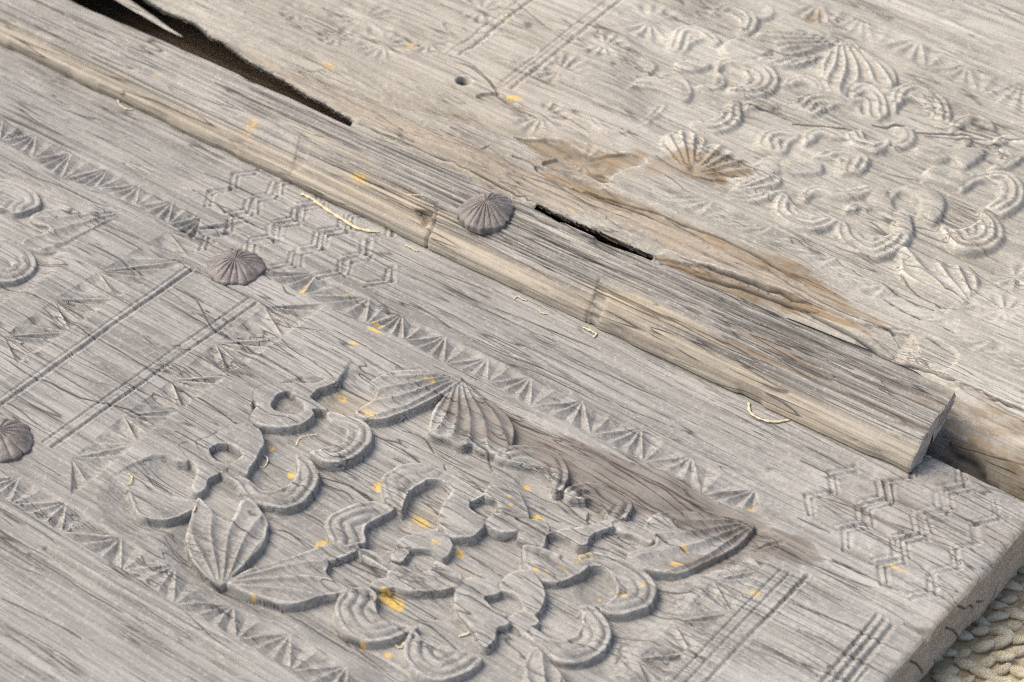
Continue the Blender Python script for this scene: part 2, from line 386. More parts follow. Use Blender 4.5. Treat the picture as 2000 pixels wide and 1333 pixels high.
M_LOW = wood("weathered_grey_wood", (0.408, 0.398, 0.362), (0.302, 0.294, 0.268), (0.088, 0.085, 0.076), (0.44, 0.37, 0.25), seed=1.0)
M_UP = wood("weathered_pale_wood", (0.50, 0.485, 0.425), (0.365, 0.35, 0.30), (0.17, 0.15, 0.115), (0.36, 0.255, 0.15), stain=(0.24, 0.185, 0.12), seed=4.0, hair=0.9)
M_STRIP = wood("weathered_strip_wood", (0.46, 0.445, 0.395), (0.315, 0.303, 0.272), (0.085, 0.08, 0.072), (0.56, 0.475, 0.335), stain=(0.17, 0.13, 0.09), seed=9.0, coarse=1.2, grainbump=0.0005)
M_END = wood("weathered_end_grain", (0.50, 0.475, 0.43), (0.40, 0.38, 0.345), (0.22, 0.20, 0.18), (0.30, 0.22, 0.14), seed=13.0, hair=0.0, endgrain=True)

def plain(name, c1, c2, scale, rough=0.8, metal=0.0, bumpd=0.0004):
    b = NB(name); v = b.mapping((scale, scale, scale)); n = b.noise(v, 1, 5, 0.65); n2 = b.noise(v, 3.1, 3, 0.6)
    col = b.mix(b.ramp(n, [(0.35, 0.0), (0.65, 1.0)]), c1, c2)
    b.l.new(col, b.p.inputs['Base Color']); b.p.inputs['Roughness'].default_value = rough; b.p.inputs['Metallic'].default_value = metal
    b.p.inputs['Specular IOR Level'].default_value = 0.3
    b.l.new(b.bump(b.math('ADD', n, n2), 0.8, bumpd), b.p.inputs['Normal']); return b.m
M_STRAW = plain("dry_straw", (0.50, 0.43, 0.27), (0.66, 0.60, 0.42), 500, 0.6)
M_GREENSTRAW = plain("yellow_green_straw", (0.42, 0.42, 0.14), (0.58, 0.56, 0.25), 500, 0.6)
M_MAT = plain("mat_backing", (0.38, 0.315, 0.19), (0.55, 0.48, 0.32), 130, 0.95)
M_CORD = plain("mat_cord", (0.50, 0.425, 0.275), (0.74, 0.68, 0.52), 260, 0.95, bumpd=0.0016)

def iron_mat():
    b = NB("dusty_iron"); v = b.mapping((160, 160, 160)); n = b.noise(v, 1, 5, 0.65); f = b.noise(v, 5, 3, 0.7)
    col = b.mix(b.ramp(n, [(0.35, 0.0), (0.68, 1.0)]), (0.135, 0.12, 0.11), (0.265, 0.243, 0.225))
    col = b.mix(b.math('MULTIPLY', b.ramp(f, [(0.55, 0.0), (0.72, 1.0)]), 0.5), col, (0.34, 0.29, 0.24))
    wr = b.n.new("ShaderNodeAttribute"); wr.attribute_name = "wear"; sx = b.n.new("ShaderNodeSeparateColor"); b.l.new(wr.outputs['Color'], sx.inputs[0])
    col = b.mix(b.math('MULTIPLY', sx.outputs[0], b.ramp(n, [(0.3, 0.5), (0.6, 1.0)])), col, (0.36, 0.32, 0.28))
    b.l.new(col, b.p.inputs['Base Color']); b.p.inputs['Roughness'].default_value = 0.62; b.p.inputs['Metallic'].default_value = 0.15
    b.l.new(b.bump(b.math('ADD', n, f), 0.7, 0.0006), b.p.inputs['Normal']); return b.m
M_IRON = iron_mat()

def thing(name, label, cat, loc, group=None):
    o = bpy.data.objects.new(name, None); scene.collection.objects.link(o); o.location = loc; o.empty_display_size = 0.05
    o['label'] = label; o['category'] = cat
    if group: o['group'] = group
    return o

THICK = 0.036; RAIL = 0.008; GROUND = -THICK - RAIL
# ------------------------------------------------------------------ ground: a coarse woven mat
def box_rows(x0, x1, y0, y1, z0, z1):
    v = np.array([[x, y, z] for z in (z0, z1) for y in (y0, y1) for x in (x0, x1)], float)
    f = [(0, 2, 3, 1), (4, 5, 7, 6), (0, 1, 5, 4), (2, 6, 7, 3), (0, 4, 6, 2), (1, 3, 7, 5)]
    return v, f
def box(name, x0, x1, y0, y1, z0, z1, mat, parent=None, origin=(0, 0, 0)):
    v, f = box_rows(x0, x1, y0, y1, z0, z1); v = v - np.array(origin)
    o = mesh_from(name, v, np.array(f).ravel(), np.arange(6) * 4, np.full(6, 4), mat, parent)
    o.data.polygons.foreach_set("use_smooth", np.zeros(6, bool)); return o
mat_o = box("woven_mat", -3, 3.5, -3, 3.5, GROUND - 0.02, GROUND - 0.0030, M_MAT); mat_o['kind'] = 'structure'
def cord_mesh(nm, L, R, h, bend):
    n, k = 7, 6; rows = np.zeros((n, k + 1, 3))
    for i in range(n):
        t = i / (n - 1) * 2 - 1; r = max(1 - abs(t)**2.6, 0)**0.5 * (0.92 + 0.08 * math.cos(5 * t)) + 0.01
        for j in range(k + 1):
            q = 2 * math.pi * j / k
            rows[i, j] = (t * L, R * r * math.cos(q) + bend * (t * t - 0.5), h * r * math.sin(q))
    o = strip_mesh(nm, rows, M_CORD, None); me = o.data; bpy.data.objects.remove(o); return me
cord_me = [cord_mesh("mat_cord", 0.0072 * s, 0.0033 * s2, 0.0030, b) for s, s2, b in ((1, 1, 0.0012), (1.1, .95, -0.0014), (.92, 1.08, 0.0006), (1.04, 1.12, 0))]
cells = []
for i in range(-60, 61):
    for j in range(-45, 46):
        x = i * 0.0115 + (j % 2) * 0.0055; y = j * 0.0080; X, Y = 0.50 + x, -0.03 + y
        u, v = project(np.array(X), np.array(Y), np.array(GROUND)); cells.append((X, Y, float(u), float(v)))
near = [c for c in cells if 1600 < c[2] < 2080 and 980 < c[3] < 1410 and (c[0] > 0.385)]
near.sort(key=lambda c: (c[2] - 2000)**2 + (c[3] - 1250)**2); near = near[:290]; nearset = set((c[0], c[1]) for c in near)
fc = []; ft = []; fv = []; nv = 0
for c in cells:
    x, y = c[0] + random.gauss(0, 0.0012), c[1] + random.gauss(0, 0.0010); me = random.choice(cord_me)
    ang = 0.62 + random.gauss(0, 0.16) + (0.5 if int(round(c[1] / 0.0080)) % 2 else -0.35); z = GROUND - 0.0015 + random.gauss(0, 0.0008); sc = random.uniform(0.85, 1.15)
    M4 = Matrix.Translation((x, y, z)) @ Matrix.Rotation(ang, 4, 'Z') @ Matrix.Rotation(random.gauss(0, 0.14), 4, 'Y') @ Matrix.Scale(sc, 4)
    if (c[0], c[1]) in nearset:
        o = bpy.data.objects.new("mat_cord", me); scene.collection.objects.link(o); o.parent = mat_o; o.matrix_local = M4
    elif c[0] > 0.37 and c[2] > 1500 and c[3] < 1900 and c[3] > 700 and c[2] < 2700:
        co = np.array([M4 @ v.co for v in me.vertices]); fv.append(co)
        lp = np.array([p.vertices[:] for p in me.polygons]); fc.append(lp.ravel() + nv); ft.append(np.full(len(lp), 4)); nv += len(co)
o = mesh_from("mat_weave", np.concatenate(fv), np.concatenate(fc), np.arange(sum(map(len, ft))) * 4, np.concatenate(ft), M_CORD, mat_o); o['kind'] = 'stuff'

# ------------------------------------------------------------------ the grey door leaf with its deep flower panel
LX0, LX1, LY0, LY1 = -0.47, 0.400, -0.36, 0.1335
low = Field(LX0, LX1, LY0, LY1, 0.00056, 0.0)
Fd = low
X, Y = Fd.X, Fd.Y
Fd.Z += 0.0009 * fbm(X, Y, 0.12, 0.06, 3, 3) + 0.00022 * fbm(X, Y, 0.05, 0.0035, 8, 3)
# sunk grounds of the flower panels
blob = pl('X', [(655, 745), (730, 735), (880, 765), (1010, 820), (1120, 905), (1240, 960), (1350, 985), (1470, 1020), (1400, 1080), (1300, 1125), (1290, 1190), (1200, 1240), (1180, 1310), (1120, 1380),
                (800, 1370), (740, 1280), (650, 1225), (600, 1190), (520, 1180), (430, 1145), (370, 1095), (365, 1010), (280, 1010), (250, 960), (330, 900), (420, 860), (500, 800), (600, 760)])
clip = pl('X', [(500, 775), (590, 735), (662, 742), (700, 690), (800, 720), (940, 700), (1200, 830), (1500, 960), (1560, 1040), (1480, 1130), (1420, 1330), (1300, 1500), (700, 1500), (560, 1260), (360, 1160), (240, 1080), (190, 960), (300, 890), (365, 905), (430, 850), (490, 860), (500, 820)])
Fd.sink(blob, 0.0054, 0.004, 0.018, clip)
for fr, pts in (('A', [(1420, 700), (1600, 600), (1750, 640), (1900, 760), (1700, 820), (1500, 770)]), ('A', [(880, 1080), (1150, 1040), (1400, 950), (1560, 1000), (1600, 1110), (1400, 1200), (1250, 1300), (1000, 1280)]), ('E', [(560, 420), (640, 300), (800, 220), (950, 260), (940, 400), (880, 560), (700, 640), (520, 600)]),
                ('E', [(220, 660), (470, 520), (560, 560), (560, 700), (420, 800), (230, 800)]), ('F', [(270, 480), (420, 420), (620, 500), (1000, 510), (1020, 640), (700, 660), (420, 640)]), ('B', [(800, 330), (900, 250), (1150, 240), (1170, 330), (1050, 430), (880, 440)]), ('H', [(740, 240), (850, 230), (960, 300), (990, 420), (900, 520), (760, 480), (660, 380)]),
                ('G', [(120, 260), (260, 300), (380, 420), (400, 520), (200, 470), (90, 380)]), ('E', [(1100, 800), (1400, 720), (1650, 760), (1720, 960), (1560, 1080), (1300, 1000), (1080, 920)])):
    Fd.sink(pl(fr, pts), 0.0016, 0.003, 0.004)
Fd.Z += 0.0007 * fbm(X, Y, 0.035, 0.025, 6, 3) * sstep(0.001, 0.003, -Fd.Z)
Fd.sink(pl('J', [(-250, 120), (250, 160), (420, 330), (560, 450), (640, 600), (520, 840), (360, 1050), (150, 1200), (-250, 1200)]), 0.0042, 0.004, 0.012)
# chip-carved star borders
def P2(L, z=0.0): return [at_z(p, z)[:2] for p in L]
Fd.star_band(P2([(5, 232), (72, 261), (142, 298), (212, 329), (275, 361), (338, 392), (395, 425)]), P2([(-2, 275), (65, 310), (124, 350), (189, 369), (266, 404), (328, 438), (385, 470)]))
Fd.star_band(P2([(620, 531), (722, 580), (787, 612), (871, 655), (955, 699), (1039, 733), (1137, 782), (1252, 836), (1352, 888), (1475, 955)]),
             P2([(590, 575), (713, 634), (787, 662), (867, 710), (953, 747), (1037, 794), (1151, 850), (1258, 902), (1371, 960), (1490, 1000)]))
Fd.star_band(P2([(40, 930), (131, 978), (235, 1048), (342, 1099), (455, 1174), (567, 1237), (680, 1300), (800, 1372)]), P2([(20, 985), (116, 1041), (238, 1115), (338, 1181), (462, 1248), (564, 1311), (680, 1380), (800, 1450)]))
Fd.star_band(P2([(328, 452), (193, 533), (105, 587), (7, 657)]), P2([(372, 505), (224, 584), (137, 647), (35, 713)]), 0.0034, (4, 2))
Fd.star_band(P2([(518, 598), (420, 668), (333, 741), (242, 811), (140, 894)]), P2([(553, 661), (448, 734), (354, 797), (270, 867), (137, 968)]), 0.0034, (4, 2))
Fd.star_band(P2([(1450, 1065), (1392, 1130), (1317, 1212), (1245, 1290)]), P2([(1490, 1112), (1428, 1195), (1347, 1275), (1275, 1360)]), 0.0036, (4, 2))
# ruled border lines
for fr, a, b_, w_, d_ in (('Z4', (0, 1022), (1070, 266), .0011, .0019), ('Z4', (0, 985), (1035, 255), .0008, .0008), ('Z4', (290, 1252), (1430, 452), .0010, .0016), ('Z4', (240, 1225), (1385, 425), .0008, .0010),
                          ('Z9', (200, 1360), (790, 735), .0010, .0018), ('Z9', (100, 1350), (690, 720), .0008, .0010), ('Z9', (30, 1340), (640, 700), .0007, .0008),
                          ('M', (200, 1340), (700, 730), .0010, .0018), ('M', (290, 1360), (760, 780), .0010, .0018), ('M', (410, 1350), (830, 830), .0011, .0020), ('M', (500, 1340), (620, 1200), .0008, .001),
                          ('Z7', (170, 620), (1430, 1350), .0011, .0013), ('Z7', (255, 588), (1560, 1350), .0013, .0016), ('Z5', (250, 395), (1700, 1085), .0008, .0008),
                          ('J', (1220, 0), (1890, 315), .0009, .0014), ('J', (1290, -10), (1900, 265), .0008, .0010), ('Z1', (0, 640), (600, 960), .0008, .0006)):
    P = pl(fr, [a, ((a[0] + b_[0]) / 2 + random.uniform(-4, 4), (a[1] + b_[1]) / 2 + random.uniform(-4, 4)), b_]); Fd.groove(P, w_, d_)
# interlaced strapwork panels
def straps(poly, R, dep, rot):
    c0 = poly.mean(0); ca, sa = math.cos(rot), math.sin(rot)
    for a_ in range(-5, 6):
        for b_ in range(-5, 6):
            q = np.array([R * 1.62 * a_, R * 1.32 * (b_ + 0.5 * (a_ % 2))]); c_ = c0 + np.array([q[0] * ca - q[1] * sa, q[0] * sa + q[1] * ca])
            if not inside(np.array([c_[0]]), np.array([c_[1]]), poly)[0]: continue
            for rr_, w_, dd in ((R * 0.98, 0.0011, dep), (R * 0.76, 0.0010, dep * 0.85)):
                H_ = np.array([c_ + rr_ * np.array([math.cos(t), math.sin(t) * 0.80]) for t in np.arange(7) * math.pi / 3 + rot]) + rng.normal(0, 0.0005, (7, 2)); H_[6] = H_[0]
                for e_ in range(6): Fd.groove(H_[e_:e_ + 2], w_, dd * rng.uniform(0.6, 1.1))
straps(pl('K', [(200, 330), (560, 230), (720, 100), (960, 90), (1300, 330), (1990, 620), (2020, 760), (1850, 1100), (1720, 1160), (1400, 900), (1120, 1000), (850, 920), (620, 830), (240, 840)]), 0.0172, 0.0013, 0.0)
straps(pl('L', [(200, 600), (260, 380), (440, 200), (700, 190), (1300, 260), (1700, 560), (1700, 900), (1400, 1080), (1120, 1300), (780, 1140), (280, 950), (200, 880)]), 0.0176, 0.0012, 0.03)
Fd.region(pl('K', [(200, 330), (560, 230), (720, 100), (960, 90), (1300, 330), (1990, 620), (2020, 760), (1850, 1180), (1720, 1210), (1400, 900), (1120, 1000), (930, 1120), (850, 920), (620, 830), (240, 840)]), 'carved_strapwork')
Fd.region(pl('L', [(200, 600), (260, 380), (440, 200), (700, 190), (1300, 260), (1700, 560), (1700, 900), (1400, 1080), (1120, 1300), (780, 1140), (280, 950), (200, 880)]), 'carved_strapwork')

# raised work of the flower panel
def C(fr, pts, k, **kw): Fd.raise_shape(pl(fr, pts), 'carved_crescent', kind='crescent', k=k, **kw)
def Lf(fr, pts, base, **kw): Fd.raise_shape(pl(fr, pts), 'carved_leaf', kind='leaf', base=pl(fr, [base])[0], **kw)
def Pt(fr, pts, name='carved_petal', hole=None, **kw): Fd.raise_shape(pl(fr, pts), name, hole=None if hole is None else pl(fr, hole), **kw)
Lf('D', [(1105, 195), (900, 140), (700, 105), (500, 115), (330, 150), (220, 220), (270, 270), (255, 380), (130, 470), (70, 510), (150, 570), (330, 590), (470, 550), (650, 470), (820, 390), (950, 320)], (1180, 160), n=5)
Lf('D', [(1110, 205), (960, 330), (850, 480), (800, 620), (800, 720), (880, 760), (1000, 800), (1100, 850), (1210, 820), (1250, 860), (1330, 900), (1500, 930), (1560, 880), (1610, 800), (1610, 660), (1540, 540), (1420, 430), (1280, 360)], (1100, 130), n=6, amp=0.0012)
Lf('B', [(240, 560), (330, 640), (420, 740), (560, 770), (650, 590), (760, 590), (850, 680), (915, 790), (890, 920), (830, 1040), (740, 1150), (620, 1270), (480, 1400), (380, 1370), (300, 1310), (200, 1200), (130, 1060), (120, 930), (160, 780), (200, 660)], (440, 1490), n=5, amp=0.0012)
Lf('C', [(520, 350), (680, 250), (900, 170), (1150, 90), (1330, 30), (1480, -20), (1680, -20), (1790, 0), (1780, 40), (1650, 100), (1530, 130), (1490, 100), (1500, 180), (1480, 260), (1560, 330), (1690, 420), (1600, 460), (1440, 490), (1250, 545), (1090, 565), (950, 535), (780, 480), (620, 410)], (400, 350), n=4)
Lf('I', [(1100, 320), (900, 260), (700, 220), (480, 220), (300, 260), (240, 340), (260, 400), (330, 450), (300, 510), (170, 540), (110, 580), (190, 650), (320, 700), (500, 715), (660, 650), (820, 570), (960, 490)], (1150, 295), n=5)
Lf('H', [(230, 970), (290, 1000), (370, 1110), (460, 1220), (520, 1333), (560, 1450), (330, 1600), (100, 1450), (120, 1250), (150, 1100)], (330, 1700), n=4)
Lf('J', [(1230, 490), (1000, 440), (700, 435), (450, 450), (300, 500), (340, 560), (480, 600), (440, 660), (230, 720), (250, 780), (430, 840), (620, 810), (820, 770), (1010, 660)], (1290, 465), n=4, top=-0.0004)
Pt('A', [(800, 600), (900, 560), (1050, 545), (1200, 540), (1330, 545), (1420, 530), (1500, 490), (1610, 510), (1520, 560), (1400, 590), (1350, 640), (1330, 680), (1420, 740), (1500, 800), (1400, 790), (1340, 800), (1360, 850), (1240, 935), (1080, 965), (900, 950), (790, 930), (745, 870), (780, 790), (800, 740), (780, 680)],
   'carved_ring', hole=[(1000, 660), (1060, 630), (1130, 620), (1200, 700), (1250, 745), (1260, 810), (1180, 840), (1080, 830), (980, 790), (950, 745)], top=0.0002)
Pt('B', [(230, 20), (300, -20), (430, -80), (540, -130), (640, -155), (750, -150), (840, -100), (870, -30), (860, 60), (820, 130), (790, 200), (740, 260), (715, 330), (640, 300), (540, 260), (470, 300), (440, 270), (350, 220), (290, 130)],
   'carved_ring', hole=[(350, 80), (440, 30), (530, 40), (620, 80), (660, 140), (540, 220), (430, 190), (370, 140)], top=0.0002)
Pt('B', [(60, 60), (130, 150), (220, 260), (200, 380), (180, 470), (240, 500), (300, 460), (330, 370), (450, 300), (350, 210), (270, 120), (180, 60), (120, 20)], 'carved_scroll')
C('A', [(1500, 800), (1700, 850), (1850, 900), (1920, 970), (1920, 1080), (1880, 1150), (1790, 1240), (1620, 1310), (1480, 1310), (1400, 1270), (1330, 1210), (1480, 1170), (1620, 1130), (1670, 1080), (1690, 990), (1600, 940), (1510, 880)], 11)
C('B', [(470, 300), (600, 400), (700, 540), (800, 600), (950, 640), (1080, 660), (1230, 620), (1340, 510), (1400, 400), (1400, 310), (1350, 210), (1260, 140), (1190, 130), (1210, 260), (1200, 330), (1140, 410), (1030, 470), (900, 490), (800, 440), (730, 380), (620, 310), (540, 250)], 13)
C('E', [(-160, 770), (-217, 630), (-187, 540), (-97, 480), (63, 420), (200, 390), (320, 395), (450, 455), (310, 540), (185, 610), (150, 690), (170, 790), (110, 800), (30, 830), (-80, 830)], 8)
C('E', [(530, 480), (450, 430), (390, 380), (350, 280), (330, 150), (420, 90), (520, 40), (700, 20), (850, 60), (1000, 110), (1150, 190), (1290, 290), (1330, 330), (1200, 380), (1090, 330), (1020, 280), (960, 220), (880, 180), (770, 180), (740, 200), (650, 250), (580, 320), (545, 400)], 8, amp=0.0006)
Pt('E', [(1030, 300), (1100, 330), (1180, 400), (1190, 470), (1290, 540), (1340, 570), (1330, 620), (1260, 700), (1200, 740), (1080, 745), (1000, 720), (920, 650), (890, 570), (910, 470), (960, 380)], top=0.0008, bulge=0.0006)
Pt('E', [(1340, 330), (1400, 200), (1500, 210), (1640, 280), (1720, 400), (1770, 560), (1700, 590), (1600, 550), (1480, 470), (1450, 380)], top=0.0002)
Pt('E', [(1350, 580), (1400, 530), (1480, 490), (1600, 560), (1670, 640), (1660, 670), (1530, 690), (1440, 680), (1360, 630)], top=-0.0004)
Pt('E', [(1620, 570), (1780, 560), (1900, 570), (1960, 640), (1945, 710), (1900, 830), (1800, 800), (1670, 740), (1675, 640)], top=-0.0003)
Pt('G', [(350, 910), (450, 870), (600, 850), (740, 830), (820, 790), (900, 765), (980, 780), (990, 820), (900, 860), (800, 900), (750, 960), (730, 1010), (640, 1020), (560, 960), (430, 900)], 'carved_scroll')
C('H', [(280, 320), (190, 250), (120, 160), (100, 60), (130, -10), (330, 40), (480, 100), (600, 160), (720, 170), (740, 200), (660, 260), (560, 310), (420, 340)], 5, amp=0.0006)
C('H', [(640, 100), (800, 60), (1000, 100), (1160, 150), (1290, 230), (1370, 320), (1410, 430), (1390, 520), (1320, 590), (1180, 640), (1040, 665), (900, 640), (850, 600), (750, 575), (900, 560), (1000, 500), (1030, 410), (1000, 320), (940, 240), (870, 190), (750, 190), (700, 170)], 13)
C('H', [(660, 600), (780, 600), (880, 680), (950, 790), (965, 900), (920, 1000), (830, 1070), (700, 1120), (560, 1130), (430, 1090), (340, 1030), (270, 960), (160, 880), (60, 780), (0, 720), (100, 740), (230, 800), (360, 890), (500, 920), (620, 870), (680, 780), (690, 680)], 15)
Pt('F', [(1130, 320), (1300, 310), (1490, 370), (1480, 450), (1330, 500), (1360, 560), (1440, 640), (1560, 690), (1560, 760), (1450, 800), (1440, 900), (1400, 960), (1340, 990), (1260, 920), (1230, 830), (1150, 730), (1070, 650), (1035, 540), (1050, 440)], top=0.0004)
Pt('F', [(1490, 370), (1560, 280), (1680, 240), (1780, 250), (1860, 330), (1920, 460), (1880, 600), (1830, 660), (1720, 600), (1650, 500), (1580, 460), (1500, 430)], top=0.0006, bulge=0.0008)
Pt('F', [(1560, 690), (1700, 620), (1830, 690), (1850, 740), (1780, 770), (1740, 810), (1600, 740)], top=-0.0006)
Pt('E', [(480, 790), (560, 740), (700, 700), (860, 690), (960, 720), (1020, 800), (1010, 860), (940, 940), (860, 900), (770, 860), (600, 850), (560, 830)], top=0.0, bulge=0.0005)
Pt('E', [(470, 850), (580, 850), (595, 900), (520, 970), (420, 930), (430, 880)], 'carved_scroll', top=-0.0005)
C('F', [(400, 150), (600, 210), (650, 250), (800, 235), (830, 170), (870, 140), (1000, 210), (1110, 290), (1080, 390), (950, 430), (800, 440), (600, 440), (460, 400), (430, 350), (380, 310), (390, 240)], 8, amp=0.0005)
Pt('F', [(110, 20), (250, 50), (390, 160), (385, 220), (270, 165), (150, 100)], 'carved_scroll', top=-0.0005)
Pt('F', [(220, 350), (290, 310), (380, 310), (440, 350), (440, 390), (350, 410), (260, 390)], 'carved_scroll', top=-0.0006)
C('Z8', [(470, 1020), (420, 1045), (330, 1085), (220, 1105), (130, 1085), (60, 1030), (20, 960), (15, 900), (50, 840), (130, 800), (200, 800), (245, 840), (235, 900), (270, 960), (350, 1005)], 9)
C('F', [(1290, 1120), (1200, 1200), (1050, 1270), (900, 1300), (760, 1270), (640, 1190), (570, 1110), (550, 1060), (560, 950), (600, 850), (640, 820), (700, 880), (800, 950), (950, 1000), (1150, 1020), (1290, 1060)], 10)
C('G', [(-150, 110), (-50, 60), (100, 30), (260, 40), (400, 90), (500, 170), (550, 290), (540, 400), (500, 470), (420, 500), (400, 400), (320, 310), (220, 250), (100, 220), (-20, 200), (-130, 170)], 9)
C('G', [(530, 470), (660, 410), (800, 410), (950, 450), (1080, 520), (1180, 600), (1150, 690), (1090, 770), (1010, 780), (930, 720), (880, 640), (790, 570), (680, 570), (560, 560), (520, 520)], 8)
Pt('G', [(1000, 790), (1150, 770), (1300, 850), (1390, 920), (1350, 980), (1200, 900), (1090, 880), (1030, 840)], 'carved_scroll', top=-0.0012)
C('J', [(-150, 120), (-50, 150), (100, 155), (230, 200), (350, 270), (385, 350), (370, 400), (290, 440), (200, 470), (130, 470), (60, 430), (-50, 420), (-150, 400)], 8, amp=0.0012)
C('J', [(-150, 730), (-50, 735), (80, 730), (200, 780), (290, 840), (340, 920), (340, 1000), (270, 1080), (130, 1140), (0, 1145), (-150, 1130), (-120, 960)], 10, amp=0.0012)
C('Z7', [(540, 190), (620, 150), (730, 150), (820, 190), (880, 250), (1000, 300), (1100, 320), (1060, 380), (960, 425), (860, 430), (770, 400), (735, 320), (700, 240), (640, 200)], 7, amp=0.0007)
